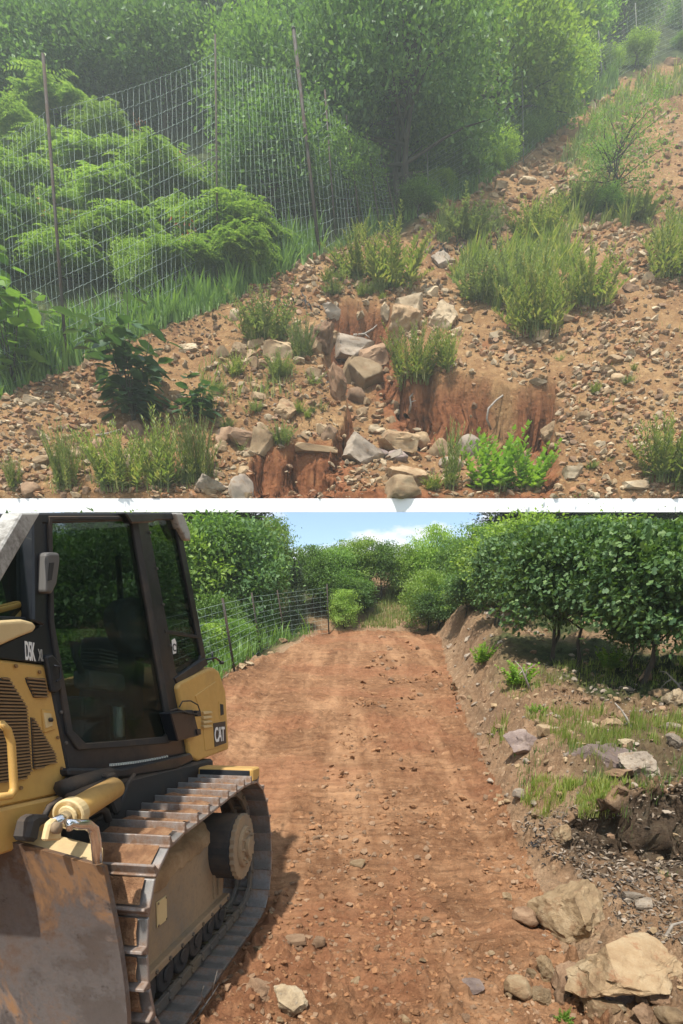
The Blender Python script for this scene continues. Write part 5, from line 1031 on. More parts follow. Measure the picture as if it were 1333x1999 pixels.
for a in [
 (1138, 1812, 142, 118, 'hero', 'tan', 2, 'big tan sandstone boulder with a pointed top on the right roadside', 0, 0), (1245, 1944, 256, 122, 'hero', 'ochre', 4, 'largest boulder, a long ochre block at the lower right', 0, 0),
 (1118, 1948, 64, 58, 'block', 'brown', 0, 'dark brown block leaning on the largest boulder', .5, 0), (1064, 1925, 36, 56, 'hero', 'tan', 1, 'upright tan stone left of the dark brown block', .1, 0), (1100, 1960, 32, 32, 'round', 'brown', 2, 'rounded reddish stone below the dark brown block', 0, 0),
 (1212, 1962, 82, 54, 'block', 'purple', 3, 'angular purple brown stone in front of the largest boulder', .25, 0), (1014, 1955, 56, 40, 'round', 'ochre', 5, 'dusty earth-covered stone left of the boulder heap', 0, 0), (1060, 1962, 38, 34, 'hero', 'tan', 0, 'pinkish tan stone between the dusty stone and the rounded one', 0, 0),
 (1175, 1995, 58, 34, 'block', 'ochre', 1, 'yellow split stone at the bottom edge', .2, 0), (1290, 1960, 52, 26, 'round', 'brown', 2, 'brown stone right of the angular purple brown one', 0, 0), (1262, 1992, 44, 32, 'hero', 'brown', 3, 'small brown rock at the bottom right', 0, 0), (1208, 1978, 36, 20, 'round', 'pale', 4, 'pale small stone under the angular purple brown one', 0, 0),
 (1256, 1965, 26, 22, 'round', 'brown', 5, 'little reddish stone right of the angular purple brown one', 0, 0), (1318, 1996, 56, 28, 'round', 'tan', 1, 'tan stone cut by the bottom right corner', 0, 0), (1142, 1965, 30, 20, 'block', 'ochre', 5, 'small rusty stone between the dark block and the purple brown one', 0, 0),
 (566, 1988, 72, 56, 'hero', 'pale', 1, 'pale yellow stone with a white top in the churned soil at the bottom', 0, 0), (505, 1962, 56, 30, 'hero', 'brown', 0, 'dark earth clod stone left of the pale yellow stone', .2, 0), (922, 1940, 50, 16, 'slab', 'purple', 1, 'flat blue grey slate lying on the road', 0, 0),
 (698, 1696, 28, 12, 'slab', 'ochre', 2, 'bright orange chip of stone in the middle of the road', 0, 0), (622, 1855, 26, 24, 'block', 'brown', 3, 'small angular brown stone standing in the churned road', .4, 0), (575, 1856, 44, 14, 'slab', 'brown', 4, 'flat brown stone half buried in the churned road', 0, 0),
 (1028, 1815, 52, 34, 'round', 'brown', 5, 'round clod of brown earth left of the pointed boulder', 0, 0), (990, 1770, 18, 16, 'hero', 'tan', 0, 'small tan stone on the roadside soil', 0, 0), (1232, 1775, 34, 18, 'block', 'grey', 1, 'grey tan stone right of the pointed boulder', 0, 0), (1255, 1790, 34, 14, 'slab', 'grey', 2, 'flat olive stone right of the grey tan one', -.2, 0),
 (1020, 1472, 70, 48, 'hero', 'purple', 3, 'purple grey rock with soil on top at the left of the grassy shelf', 0, 0), (1065, 1440, 40, 20, 'slab', 'tan', 4, 'tan slab resting on the purple grey rock', 0, 0), (1190, 1500, 150, 62, 'hero', 'purple', 5, 'low wide dark purple rock buried in the grassy shelf', -.2, 0),
 (1256, 1526, 76, 56, 'hero', 'grey', 0, 'square grey boulder on the grassy shelf', .1, 0), (1316, 1470, 34, 36, 'hero', 'grey', 1, 'upright grey boulder at the right edge', 0, 0), (1308, 1434, 36, 18, 'block', 'grey', 2, 'light grey stone on top of the upright boulder at the right edge', 0, 0), (1222, 1466, 30, 10, 'slab', 'pale', 3, 'thin pale flake on the dark purple rock', 0, 0),
 (1216, 1536, 48, 20, 'block', 'brown', 4, 'brown flat stone at the foot of the square grey boulder', 0, 0), (1158, 1495, 30, 40, 'hero', 'purple', 5, 'small purple rock at the near end of the dark purple rock', 0, 0), (1196, 1422, 48, 22, 'block', 'tan', 0, 'tan block on the bare ground behind the grass', 0, 0), (1150, 1420, 40, 14, 'slab', 'pale', 1, 'pale slab left of the tan block', 0, 0),
 (1318, 1392, 36, 34, 'hero', 'pale', 2, 'pale rock at the right edge behind the grey boulders', 0, 0), (1292, 1362, 40, 18, 'block', 'tan', 3, 'tan rock below the twisted white root', 0, 0), (1260, 1345, 24, 26, 'hero', 'brown', 4, 'rust brown stone at the foot of the bare oak trunk', 0, 0), (1016, 1570, 30, 24, 'round', 'grey', 5, 'pale grey stone at the edge of the grass over the road', 0, 0),
 (1052, 1598, 26, 18, 'hero', 'tan', 0, 'tan stone in the cut bank', 0, 0), (1212, 1560, 36, 24, 'hero', 'brown', 1, 'brown stone in the grass below the square grey boulder', 0, 0), (1100, 1650, 36, 36, 'hero', 'ochre', 2, 'orange clay-covered stone set in the cut bank', 0, 0), (1036, 1400, 14, 12, 'hero', 'pale', 3, 'small pale stone by the green weed on the bank', 0, 0),
 (886, 1352, 16, 10, 'block', 'tan', 4, 'pale stone at the foot of the right bank, far up the road', 0, 0), (900, 1372, 22, 12, 'block', 'brown', 5, 'brown stone at the foot of the right bank, below the pale one', 0, 0), (470, 1310, 22, 12, 'hero', 'tan', 0, 'tan stone at the foot of the first fence post', 0, 0), (486, 1304, 20, 10, 'hero', 'pale', 1, 'pale stone between the first and second fence posts', 0, 0), (528, 1282, 16, 10, 'hero', 'tan', 2, 'lone stone below the third fence post', 0, 0),
 (553, 1260, 18, 12, 'round', 'brown', 3, 'clod of earth at the foot of the third fence post', 0, 0), (1180, 1350, 16, 14, 'block', 'tan', 4, 'tan stone under the trees left of the bare trunk', 0, 0), (1225, 1355, 20, 10, 'block', 'grey', 5, 'grey stone under the trees near the bare trunk', 0, 0),
]: rockG(*a[:8], tilt=a[8])

def near_things(u, v, where):
    return False
# medium stones, each an object of its own
def cand(n, where, rr):
    if where == 'H':
        u = rr.uniform(-20, 1360, n); v = rr.uniform(150, 985, n); tt_ = np.array([tv(k) for k in v]); y = np.where(v > 972, D1 + .5, D1 * (SL - T1) / (SL - tt_)); q = (1500 - v) / 1000; x = (u - 666.5) / 1000 / (CT + q * ST) * y; z, clay, wood, _, _ = hz_all(x, y)
    else:
        v = rr.uniform(1245, 2040, n); ysr = np.geomspace(1.5, 30, 500); zz = zc(ysr); vr = uv_of(0, ysr, CZ + zz)[1]; o = np.argsort(vr); y = np.interp(v, vr[o], ysr[o]); u = rr.uniform(330, 1400, n); q = (1500 - v) / 1000; x = (u - 666.5) / 1000 / (CT + q * ST) * y; z = gh(x, y); clay = wood = 0 * x
    uu, vv, w = uv_of(x, y, z); return x, y, z, uu, vv, y / 1000 / w, clay, wood
rr = np.random.default_rng(77)
ZN = [('H', [(40, 800), (300, 700), (300, 965), (0, 965)], 20, (9, 20), 'small stone on the brown earth left of the weed patch', 'small stones on the brown earth at the left'),
      ('H', [(400, 700), (600, 640), (650, 700), (640, 870), (420, 870)], 60, (12, 34), 'pale angular stone in the rubble heap left of the gully', 'pale rubble stones left of the gully'),
      ('H', [(250, 880), (480, 870), (490, 968), (200, 968)], 30, (14, 34), 'rubble stone on the white strip between the weeds and the red bank', 'rubble stones behind the weeds'),
      ('H', [(660, 860), (920, 870), (1080, 965), (680, 965)], 22, (10, 30), 'small stone among the boulders of the gully mouth', 'small stones in the gully mouth'),
      ('H', [(1000, 640), (1333, 470), (1333, 965), (1110, 965)], 42, (8, 20), 'small flat stone scattered on the right gravel slope', 'small flat stones on the right slope'),
      ('H', [(900, 400), (1150, 260), (1180, 380), (900, 440)], 22, (7, 16), 'small rock of the stony fan below the long fence', 'rocks of the stony fan'),
      ('H', [(780, 580), (960, 560), (900, 660), (790, 660)], 24, (9, 26), 'stone embedded in the pebbly right bank of the gully', 'stones of the pebbly bank'),
      ('H', [(672, 640), (760, 640), (775, 700), (800, 790), (760, 860), (680, 850)], 22, (14, 34), 'stone jammed in the narrow trench of the gully', 'stones in the gully trench'),
      ('G', [(880, 1330), (1000, 1330), (1080, 1600), (960, 1600)], 16, (5, 13), 'small stone on the bare right bank beside the road', 'small stones on the right bank'),
      ('G', [(1040, 1340), (1333, 1340), (1333, 1450), (1040, 1400)], 16, (8, 20), 'small stone on the bare ground in front of the oaks', 'small stones in front of the oaks'),
      ('G', [(1000, 1850), (1333, 1800), (1333, 1999), (960, 1999)], 28, (9, 24), 'small broken stone around the boulders at the lower right', 'small broken stones at the lower right'),
      ('G', [(450, 1760), (1000, 1700), (1040, 1999), (400, 1999)], 22, (7, 20), 'small stone or hard clod pressed into the churned road', 'small stones in the churned road')]
GMAT = {'small stone on the brown': 'brown', 'small stone or hard': 'brown'}
for wh, poly, n, (a, b), lab, gr in ZN:
    x, y, z, u, v, m, cl, wd = cand(6000, wh, rr); ok = inpoly(u, v, poly) & (v < (967 if wh == 'H' else 1999)) & (cl < (.5 if 'jammed' not in lab else 2)); ids = np.nonzero(ok)[0][:n]
    if wh == 'G' and 'churned' in lab: ids = [i for i in np.nonzero(ok)[0] if x[i] + .88 - .124 * (y[i] - 2.47) > .08][:n]
    for i in ids:
        s = a + (b - a) * rr.random() ** 2; mat = rr.choice(['brown', 'ochre'] if 'brown' in lab or 'clod' in lab else (['tan', 'pale', 'tan', 'ochre'] if wh == 'H' else ['tan', 'brown', 'grey']))
        rock((x[i], y[i], z[i]), m[i], s, s * rr.uniform(.45, .8), rr.choice(['mid', 'slab', 'mid']), mat, int(rr.integers(0, 6)), lab, group=gr, name='stone', cat='stone', rz=rr.uniform(0, 6.28), tilt=rr.uniform(-.4, .4))

# gravel nobody could count
def gravel(name, n, where, fkeep, smin, smax, mats, label, seed, flat=.55, p=2.6):
    r = np.random.default_rng(seed); x, y, z, u, v, m, cl, wd = cand(n, where, r); ok = fkeep(x, y, u, v, cl, wd, r); x, y, z, m = x[ok], y[ok], z[ok], m[ok]; k = len(x)
    P = [rock_data(900 + j, 1, 7) for j in range(5)] ; lowP = []
    for V, F in P:
        lowP.append((V, F))
    s = (smin + (smax - smin) * r.random(k) ** p) * m; an = r.random(k) * 6.28; tx = r.normal(size=k) * .45; vid = r.integers(0, 5, k); mid = r.integers(0, len(mats), k)
    for mi, mat in enumerate(mats):
        VV = []; FF = []; b = 0
        for vi in range(5):
            sel = np.nonzero((vid == vi) & (mid == mi))[0]
            if not len(sel): continue
            V, F = lowP[vi]; S_ = np.stack([s[sel], s[sel] * .8, s[sel] * (flat * (.6 + .8 * r.random(len(sel))))], 1); W = V[None] * S_[:, None]; c, sn = np.cos(tx[sel])[:, None], np.sin(tx[sel])[:, None]
            W = np.stack([W[..., 0] * c - W[..., 2] * sn, W[..., 1], W[..., 0] * sn + W[..., 2] * c], -1); c, sn = np.cos(an[sel])[:, None], np.sin(an[sel])[:, None]; W = np.stack([W[..., 0] * c - W[..., 1] * sn, W[..., 0] * sn + W[..., 1] * c, W[..., 2]], -1)
            W += np.stack([x[sel], y[sel], z[sel] + s[sel] * .10], -1)[:, None]; VV.append(W.reshape(-1, 3)); FF.append((F[None] + (np.arange(len(sel)) * len(V))[:, None, None]).reshape(-1, 3) + b); b += len(sel) * len(V)
        obj(name, npmesh(name, np.concatenate(VV), np.concatenate(FF)), M['rock_' + mat], kind='stuff', label=label[mi], cat='gravel')
gravel('gravel', 46000, 'H', lambda x, y, u, v, cl, wd, r: (wd < .35 + .2 * r.random(len(u))) & (cl < .45 + 1.2 * r.random(len(u)) ** 2) & (v < 972) & (r.random(len(u)) < np.clip(.30 + 1.0 * sm(-.25, .35, fbm(x * .22, y * .22, 3, 170)), 0, 1)), 2.0, 20, ['tan', 'brown', 'pale', 'clod'], ['tan gravel strewn over the hillside', 'brown gravel strewn over the hillside', 'pale gravel strewn over the hillside', 'earthy clods strewn over the hillside'], 800, .5, 3.4)
gravel('clods', 24000, 'G', lambda x, y, u, v, cl, wd, r: (x < xr(y) + .05) & (x + .88 - .124 * (y - 2.47) > .03) & (r.random(len(u)) < np.clip(.15 + .7 * sm(.0, .5, fbm(x * .8, y * .8, 3, 171)) + .5 * sm(1650, 1999, v) + .5 * (x > xr(y)), 0, 1)), 1.8, 17, ['clod', 'clod', 'brown'], ['brown earth clods on the road and bank', 'small earth crumbs on the road and bank', 'brown chips of stone on the road and bank'], 801, .6, 4.5)

gravel('clods', 12000, 'G', lambda x, y, u, v, cl, wd, r: (x > xr(y) - .05) & (u > 700) & (r.random(len(u)) < np.clip(.35 + .6 * sm(-.2, .4, fbm(x * .9, y * .9, 3, 177)), 0, 1)), 1.8, 19, ['bankclod', 'brown', 'tan', 'grey'] if 'rock_bankclod' in M else ['brown', 'tan', 'grey'], ['brown stones on the right bank', 'tan stones on the right bank', 'grey stones on the right bank', ''], 803, .55, 4.0)

# ------------------------------------------------------------------ wire fences
M['post'] = steel('weathered_post', (.05, .042, .036), (.075, .048, .034), 0, .2, .7)
M['post_grey'] = steel('grey_green_post', (.13, .135, .11), (.12, .09, .06), .1, .2, .7)
M['wire'] = NT('galvanised_wire'); M['wire'] = M['wire'].end(M['wire'].bsdf((.30, .38, .34), .5, .2))
M['wire_dark'] = NT('dull_wire'); M['wire_dark'] = M['wire_dark'].end(M['wire_dark'].bsdf((.20, .22, .20), .5, .3))
def post_at(where, u, v, ut, vt):
    P = hitH(u, v) if where == 'H' else hitG(u, v); return P, at(ut, vt, P.y)
def fence(where, posts, label, strands, stay_px, r, rp, top_f=1.0, bot_f=.03, sag=.0, mat='wire', pmat='post', wob=.04, skip_first=False, group=None):
    """posts: (base u, base v, top u, top v, fraction of post where mesh ends)"""
    e = empty('wire_fence', label, 'fence', (0, 0, 0), group); PP = [post_at(where, *p[:4]) + (p[4],) for p in posts]; rs = np.random.default_rng(int(posts[0][0]) % 97 + 5)
    for i, (a, b, f) in enumerate(PP):
        if skip_first and i in (0,): continue
        d = (b - a); bm = bmesh.new(); k = posts[i][5] if len(posts[i]) > 5 else 1.0
        b_tube(bm, [a - d * .03, a + d * .5, b], [rp * k] * 3, 8)
        if k > 1.2: b_tube(bm, [b, b + d.normalized() * rp * 1.1], [rp * k * 1.25, rp * k], 8)
        obj('post', bm_done(bm, 'post', True), M[pmat], e)
    paths = []; stays = []
    for (a0, b0, f0), (a1, b1, f1), p0, p1 in zip(PP, PP[1:], posts, posts[1:]):
        n = max(6, int(abs(p1[0] - p0[0]) / 9)); ts = np.linspace(0, 1, n)
        def pt(t, h):
            A = np.array(a0.lerp(b0, bot_f + (f0 - bot_f) * h)); B = np.array(a1.lerp(b1, bot_f + (f1 - bot_f) * h)); P = A + (B - A) * t; P[2] -= sag * 4 * t * (1 - t) * h * (b0 - a0).length; return P
        for s in range(strands):
            h = (s / (strands - 1)) ** 1.0; L = (b0 - a0).length; m2 = n * 3; ph = rs.random() * 6
            P = np.array([pt(t, h) for t in np.linspace(0, 1, m2)]); amp = wob * L / strands * .5; P[:, 2] += amp * np.sin(np.arange(m2) * 2.1 + ph) + amp * .8 * vn(np.linspace(0, 5, m2) + s * 3.1, np.zeros(m2) + s, seed=5); P[:, 1] += amp * rs.normal(size=m2) * .5
            paths.append(P)
        D = math.hypot(p1[0] - p0[0], (p1[1] - p0[1]) * .4); ns = max(3, int(D / stay_px))
        for k in range(1, ns):
            t = k / ns; bend = rs.normal() * .006; P = np.array([pt(t + bend * math.sin(h * 3) + .004 * rs.normal(), h) for h in np.linspace(0, 1, 8)]); stays.append(P)
    V, F = np_tubes(paths, r, 3); o = obj('line_wires', npmesh('line_wires', V, F), M[mat], e); o['kind'] = 'stuff'
    V, F = np_tubes(stays, r * .62, 3); o = obj('stay_wires', npmesh('stay_wires', V, F), M[mat], e); o['kind'] = 'stuff'
    return e
RW = .0115
fence('H', [(-70, 800, -95, 160, .80), (131, 722, 84, 106, .84, 1.05), (425, 560, 420, 68, .935, .75), (624, 502, 573, 58, .84, 1.45)], 'tall woven wire fence with three brown posts in front of the sumac thicket', 15, 10, RW, .092, sag=.02, pmat='post')
fence('H', [(628, 500, 580, 66, .80), (656, 478, 634, 176, .95, .8), (706, 462, 676, 226, .95, .8), (742, 452, 716, 262, .95, .8), (776, 444, 742, 292, .95, .8)], 'short run of wire fence receding from the leaning corner post to the gully head', 13, 7, RW, .085, sag=.05, skip_first=True, pmat='post')
fence('H', [(836, 420, 834, 298, .9, .7), (935, 364, 935, 240, .9, 1.0), (1022, 318, 1019, 140, .8, .6), (1108, 236, 1088, 98, .8, .8), (1177, 170, 1168, 60, .85, .9), (1246, 130, 1240, 6, .85, .6), (1333, 92, 1330, -40, .85, .6)], 'long hazy wire fence climbing diagonally above the bare slope', 14, 16, RW * .75, .085, mat='wire', pmat='post_grey')
fence('G', [(330, 1392, 300, 1196, .92), (458, 1312, 434, 1168, .93, 1.0), (509, 1276, 491, 1157, .93, .9), (557, 1254, 541, 1152, .93, .8), (642, 1238, 638, 1140, .93, .9)], 'wire fence with dark posts along the left side of the dirt road', 11, 14, .0045, .034, mat='wire', pmat='post')
for (u, v, ut, vt, lab) in [(600, 1246, 597, 1160, 'fence')][:0]: pass

# ------------------------------------------------------------------ grass and other ground cover
def grass(name, polys, n, h, mat, label, seed, where='H', lean=.8, clump=.35, wf=.055):
    r = np.random.default_rng(seed); X = []; cnt_ = 0; tries = 0
    while cnt_ < n and tries < 60:
        tries += 1; x, y, z, u, v, m, cl, wd = cand(30000, where, r); ok = np.zeros(len(u), bool)
        for p in polys: ok |= inpoly(u, v, p)
        ok &= (vn(x * (1.2 if where == 'H' else 5), y * (1.2 if where == 'H' else 5), seed=seed) > -clump) & (cl < .6); X.append(np.stack([x, y, z, m], 1)[ok]); cnt_ += ok.sum()
    X = np.concatenate(X)[:n]; k = len(X); m = X[:, 3]; H = h * m * (.25 + 1.0 * r.random(k) ** 1.4) * (.65 + .5 * sm(-.4, .5, vn(X[:, 0] * (1 if where == 'H' else 4), X[:, 1] * (1 if where == 'H' else 4), seed=seed + 3))); an = r.random(k) * 6.28; d = np.stack([np.cos(an), np.sin(an), 0 * an], 1) * (lean * H * r.random(k))[:, None]; sd = np.stack([-np.sin(an), np.cos(an), 0 * an], 1) * (H * wf)[:, None]; B = X[:, :3]; up = np.array([0, 0, 1.])
    V = np.stack([B - sd, B + sd, B + d * .35 + sd * .8 + up * H[:, None] * .55, B + d * .35 - sd * .8 + up * H[:, None] * .55, B + d + up * H[:, None]], 1).reshape(-1, 3); b = np.arange(k)[:, None] * 5
    V = V + 0
    F = np.concatenate([b + np.array([[0, 1, 2]]), b + np.array([[0, 2, 3]]), b + np.array([[3, 2, 4]])]); obj(name, npmesh(name, V, F), M[mat], kind='stuff', label=label, cat='grass')
grass('grass', [[(960, 600), (880, 560), (900, 510), (1000, 470), (1080, 455), (1110, 480), (1150, 560), (1080, 620), (1010, 640)], [(1010, 440), (1110, 405), (1260, 400), (1270, 440), (1150, 452), (1020, 470)]], 9000, 34, 'leaf_grass', 'bright grass on the knoll above the red clay wall', 901, clump=.15)
grass('grass', [[(1150, 240), (1240, 170), (1400, 140), (1400, 170), (1250, 205), (1170, 268)], [(840, 470), (860, 430), (980, 415), (985, 450), (900, 480)], [(1270, 470), (1340, 420), (1340, 560), (1290, 540)], [(1080, 330), (1150, 250), (1210, 300), (1180, 330)]], 6000, 26, 'leaf_weed', 'pale green grass along the upper bare slope', 902, clump=.2)
grass('grass', [[(-20, 790), (-20, 690), (130, 650), (300, 590), (440, 560), (560, 480), (620, 440), (632, 502), (560, 534), (440, 600), (300, 650), (150, 716)]], 9000, 40, 'leaf_mid', 'long green grass along the foot of the fence by the sumac', 903, clump=.5)
grass('grass', [[(632, 500), (700, 440), (800, 400), (940, 330), (1110, 215), (1200, 150), (1210, 172), (1110, 240), (940, 372), (850, 412), (700, 470)]], 5000, 24, 'leaf_mid', 'hazy green grass along the foot of the long fence', 904, clump=.5)
grass('grass', [[(380, 700), (560, 690), (600, 770), (540, 790), (400, 800)], [(100, 900), (200, 860), (420, 850), (440, 965), (60, 965)], [(480, 640), (580, 640), (600, 680), (500, 690)]], 1700, 20, 'leaf_weed', 'thin green tufts in the rubble left of the gully', 905, clump=-.05)
grass('grass', [[(1120, 700), (1333, 620), (1333, 900), (1130, 900)], [(1060, 600), (1200, 570), (1200, 620), (1100, 640)]], 260, 12, 'leaf_weed', 'sparse sprigs on the right gravel slope', 906, clump=-.2)
grass('grass', [[(1080, 1440), (1020, 1400), (1110, 1390), (1333, 1405), (1333, 1460), (1230, 1450), (1160, 1500), (1130, 1480)], [(950, 1440), (990, 1405), (990, 1450), (960, 1470)]], 3600, 26, 'leaf_grass', 'bright grass on the shelf around the grey boulders', 907, 'G', clump=.2, lean=.5, wf=.03)
grass('grass', [[(1010, 1560), (1060, 1520), (1180, 1540), (1260, 1540), (1250, 1580), (1180, 1600), (1110, 1600), (1040, 1600)]], 2600, 30, 'leaf_grass', 'grass hanging over the dark cut bank above the road', 908, 'G', clump=.2, lean=.7, wf=.03)
grass('grass', [[(1080, 1300), (1400, 1290), (1400, 1345), (1160, 1345), (1080, 1330)], [(960, 1345), (1060, 1310), (1100, 1340), (1000, 1370)]], 2600, 16, 'leaf_grass', 'sunlit grass between the oak trunks', 909, 'G', clump=.3, wf=.03)
grass('grass', [[(380, 1400), (440, 1318), (520, 1268), (640, 1228), (640, 1215), (500, 1245), (380, 1300)]], 4200, 34, 'leaf_mid', 'green grass along the foot of the road fence', 910, 'G', clump=.6, wf=.03)
grass('grass', [[(1240, 1480), (1333, 1480), (1333, 1740), (1270, 1700), (1180, 1600)], [(1000, 1450), (1240, 1440), (1240, 1600), (1020, 1600)]], 1500, 20, 'leaf_mid', 'thin green tufts on the dark soil of the shelf', 911, 'G', clump=-.1, lean=.6, wf=.03)
# grassy strip on the far slope past the crest
def far_grass():
    r = np.random.default_rng(31); x = r.uniform(.4, 4.6, 9000); y = r.uniform(24.5, 34, 9000); u, v, w = uv_of(x, y, gh(x, y, False)); ok = inpoly(u, v, [(700, 1232), (735, 1190), (770, 1140), (800, 1120), (860, 1130), (900, 1170), (820, 1200), (760, 1236)]); x, y = x[ok], y[ok]; z = gh(x, y, False); k = len(x); H = r.uniform(.15, .45, k); an = r.random(k) * 6.28
    sd = np.stack([-np.sin(an), np.cos(an), 0 * an], 1) * .022; B = np.stack([x, y, z], 1); tip = B + np.stack([np.cos(an) * .1, np.sin(an) * .1, H], 1); V = np.stack([B - sd, B + sd, tip], 1).reshape(-1, 3); F = np.arange(k * 3).reshape(-1, 3); obj('grass', npmesh('grass', V, F), M['leaf_weed'], kind='stuff', label='yellow green grass on the slope past the end of the road', cat='grass')
far_grass()

# charred heaps, dead sticks, roots
t = NT('char'); n = t.noise(9, 5, .7); M['char'] = t.end(t.bsdf(t.ramp(n, [(.35, (.008, .008, .010)), (.7, (.045, .042, .045))]), .7, 0, t.bump(n, .8, .05)))
def char_heap(where, polys, n, s, label, seed):
    r = np.random.default_rng(seed); x, y, z, u, v, m, cl, wd = cand(24000, where, r); ok = np.zeros(len(u), bool)
    for p in polys: ok |= inpoly(u, v, p)
    i = np.nonzero(ok)[0][:n]; B = np.stack([x[i], y[i], z[i]], 1); B[:, 2] += m[i] * s * .5 * r.random(len(i)); V, F = leaves(B, r.normal(size=B.shape) + [0, 0, .2], r.normal(size=B.shape) + [0, 0, 1], s * m[i] * r.uniform(.5, 1.3, len(i)), DIA * np.array([1, .6, 2]), DIAF); obj('charred_litter', npmesh('charred_litter', V, F), M['char'], kind='stuff', label=label, cat='litter')
char_heap('H', [[(810, 490), (860, 478), (1000, 476), (990, 500), (900, 505), (820, 505)]], 1600, 13, 'black charred litter heaped at the fence end behind the knoll', 1)
char_heap('H', [[(490, 600), (560, 588), (640, 590), (690, 605), (690, 625), (600, 612), (560, 625), (500, 620)]], 1400, 13, 'black charred litter around the head of the gully', 2)
char_heap('G', [[(1010, 1610), (1060, 1600), (1070, 1640), (1110, 1700), (1060, 1700), (1010, 1650)], [(1190, 1720), (1240, 1716), (1240, 1790), (1200, 1790)]], 700, 10, 'dark leaf litter below the cut bank', 3)
t = NT('dead_leaves'); g_ = t.n.new('ShaderNodeNewGeometry'); M['litter'] = t.end(t.bsdf(t.ramp(g_.outputs['Random Per Island'], [(0, (.06, .045, .032)), (.5, (.17, .125, .085)), (1, (.34, .28, .22))]), .9))
def litter(where, polys, n, s, label, seed):
    r = np.random.default_rng(seed); x, y, z, u, v, m, cl, wd = cand(40000, where, r); ok = np.zeros(len(u), bool)
    for p in polys: ok |= inpoly(u, v, p)
    i = np.nonzero(ok)[0][:n]; B = np.stack([x[i], y[i], z[i] + .01], 1); V, F = leaves(B, r.normal(size=B.shape) * [1, 1, .25], r.normal(size=B.shape) * .4 + [0, 0, 1], s * m[i] * r.uniform(.4, 1.3, len(i)), DIA * np.array([1, .8, 2.5]), DIAF); obj('leaf_litter', npmesh('leaf_litter', V, F), M['litter'], kind='stuff', label=label, cat='litter')
litter('G', [[(1010, 1590), (1180, 1560), (1400, 1480), (1400, 1860), (1200, 1820), (1120, 1700), (1030, 1640)]], 3200, 12, 'dead leaves and bark bits on and below the cut bank', 11)
litter('G', [[(1050, 1290), (1400, 1280), (1400, 1420), (1050, 1370)]], 2200, 7, 'dead leaves under the oaks', 12)
litter('H', [[(0, 770), (440, 590), (630, 495), (640, 520), (450, 640), (0, 830)], [(420, 700), (640, 640), (650, 860), (420, 870)]], 1600, 9, 'dead leaves and chips along the fence and in the rubble', 13)
def stick(where, pix, r0, label, mat='deadwood', name='dead_branch', cat='branch', lift=.0, forks=()):
    hit_ = hitH if where == 'H' else hitG; P0 = hit_(*pix[0][:2]); y = P0.y; e = None
    def build(px_): return [at(u, v, y + dy) for u, v, dy in px_]
    bm = bmesh.new(); P = build([(a[0], a[1], a[2] if len(a) > 2 else 0) for a in pix]); n = len(P); b_tube(bm, P, [r0 * (1 - .75 * k / (n - 1)) for k in range(n)], 6)
    for f in forks: Q = build([(a[0], a[1], a[2] if len(a) > 2 else 0) for a in f]); b_tube(bm, Q, [r0 * .5 * (1 - .7 * k / (len(Q) - 1)) for k in range(len(Q))], 5)
    return obj(name, bm_done(bm, name, True), M[mat], None, label, cat)
stick('H', [(958, 838), (950, 818, -.5), (953, 798, -.6), (968, 782, -.4), (990, 765, 0), (1012, 750, .6), (1042, 738, 1.2)], .085, 'thin pale dry root arching over the red clay wall', name='dry_root', cat='root', forks=[[(1030, 742, 1.0), (1036, 733, 1.0)]])
stick('H', [(798, 806), (802, 790, -.3), (800, 775, -.3), (806, 768, -.2)], .09, 'short white forked stick on the inner gully bank', forks=[[(801, 785, -.3), (812, 782, -.3)]])
stick('H', [(188, 850), (210, 846, -.4), (235, 838, -.4)], .07, 'pale stick lying in front of the dark broad-leaved bush')
stick('H', [(690, 655), (712, 652, -.2), (728, 642, -.3), (736, 634, -.2)], .10, 'grey root poking out of the red wall at the head of the gully', name='root', cat='root', forks=[[(712, 652, -.2), (722, 660, -.3)]])
stick('G', [(1036, 1352), (1026, 1325, 0), (1018, 1305, 0), (1005, 1290, 0)], .026, 'bleached forked dead branch standing on the bank before the oaks', forks=[[(1026, 1325, 0), (1028, 1308, 0), (1045, 1296, 0)], [(1020, 1309, 0), (1012, 1318, 0)]])
stick('G', [(1333, 1352), (1322, 1335, 0), (1312, 1325, 0), (1300, 1312, 0), (1290, 1310, 0)], .022, 'twisted bleached root sticking up at the right edge', name='dry_root', cat='root', forks=[[(1312, 1325, 0), (1300, 1332, 0), (1288, 1345, 0)], [(1322, 1335, 0), (1326, 1350, 0)]])
stick('G', [(1300, 1828), (1312, 1806, .05), (1333, 1800, .1), (1350, 1795, .1)], .016, 'grey dead branch behind the largest boulder at the right edge')
stick('G', [(1236, 1430), (1222, 1400, .1), (1212, 1385, .1), (1200, 1372, .2)], .02, 'dark brown stick leaning out of the grass behind the boulders')
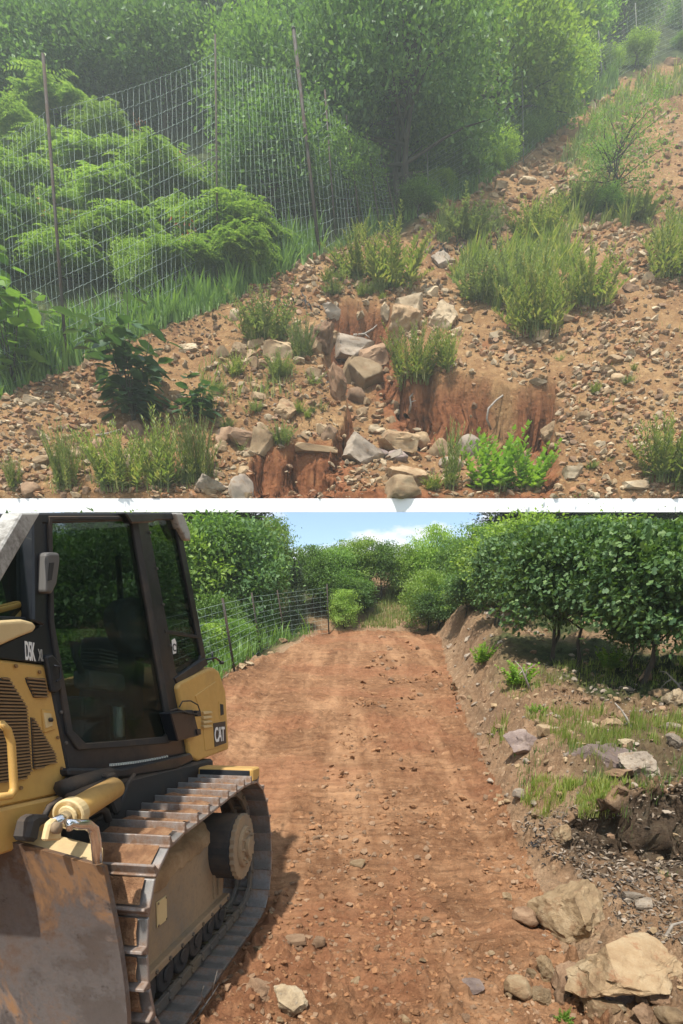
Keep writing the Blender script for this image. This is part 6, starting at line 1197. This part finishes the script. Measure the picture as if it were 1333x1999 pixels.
stick('G', [(385, 1985), (400, 1962, .0), (412, 1945, .05), (428, 1920, .1)], .007, 'thin dry twig lying against the track of the bulldozer', name='dry_twig', cat='twig', forks=[[(400, 1962, .0), (392, 1940, -.05), (398, 1925, -.1)], [(412, 1945, .05), (424, 1895, 0)], [(385, 1985, 0), (372, 1999, -.1)]])
stick('G', [(945, 1405), (965, 1398, .05), (985, 1388, .1)], .02, 'dark root lying on the bare right bank', mat='bark', name='root', cat='root')
# overhanging left bank of the gully: a lump of dark root-bound soil
M['rootsoil'] = rock_mat('root_bound_soil', [(.07, .04, .022), (.16, .09, .05), (.27, .17, .10)], lichen=(.10, .085, .045))
def bank(u, v, w, h, label, i, tilt=0, mat='rootsoil'):
    P = hitH(u, v); m = pxm(v, P.y); V, F = rock_data(1200 + i, 5, 8, 0, .6, .10); me = npmesh('soil_bank', V, F, True); o = obj('soil_bank', me, M[mat], None, label, 'soil bank'); o.location = (P.x, P.y + w * m * .3, P.z + h * m * .42); o.scale = (w * m, w * m * 1.1, h * m); o.rotation_euler = (0, tilt, .2); return o
bank(630, 690, 50, 70, 'dark overhanging lump of root-bound soil at the left side of the gully', 1, .15)
bank(660, 790, 34, 84, 'tall dark soil buttress hanging down the left wall of the gully', 2, -.25)
M['pebblebank'] = rock_mat('pebbly_soil', [(.15, .09, .05), (.27, .18, .10), (.42, .31, .19)], sc=2.5)
bank(792, 655, 66, 70, 'pebble-studded soil knob on the right side of the gully head', 3, .1, 'pebblebank')

# ------------------------------------------------------------------ air
HAZE = True
if HAZE:
    hm = bpy.data.materials.new('air'); hm.use_nodes = True; hn = hm.node_tree.nodes; hn.clear(); ho = hn.new('ShaderNodeOutputMaterial'); hv = hn.new('ShaderNodeVolumePrincipled'); hv.inputs['Density'].default_value = .0016; hv.inputs['Color'].default_value = (.86, .97, .90, 1); hv.inputs['Anisotropy'].default_value = .2
    hm.node_tree.links.new(hv.outputs[0], ho.inputs['Volume']); bm = bmesh.new(); b_box(bm, (-155, -75, -4), (155, 165, 142)); obj('haze', bm_done(bm, 'haze'), hm, kind='stuff', label='thin pale haze over the whole valley', cat='haze')
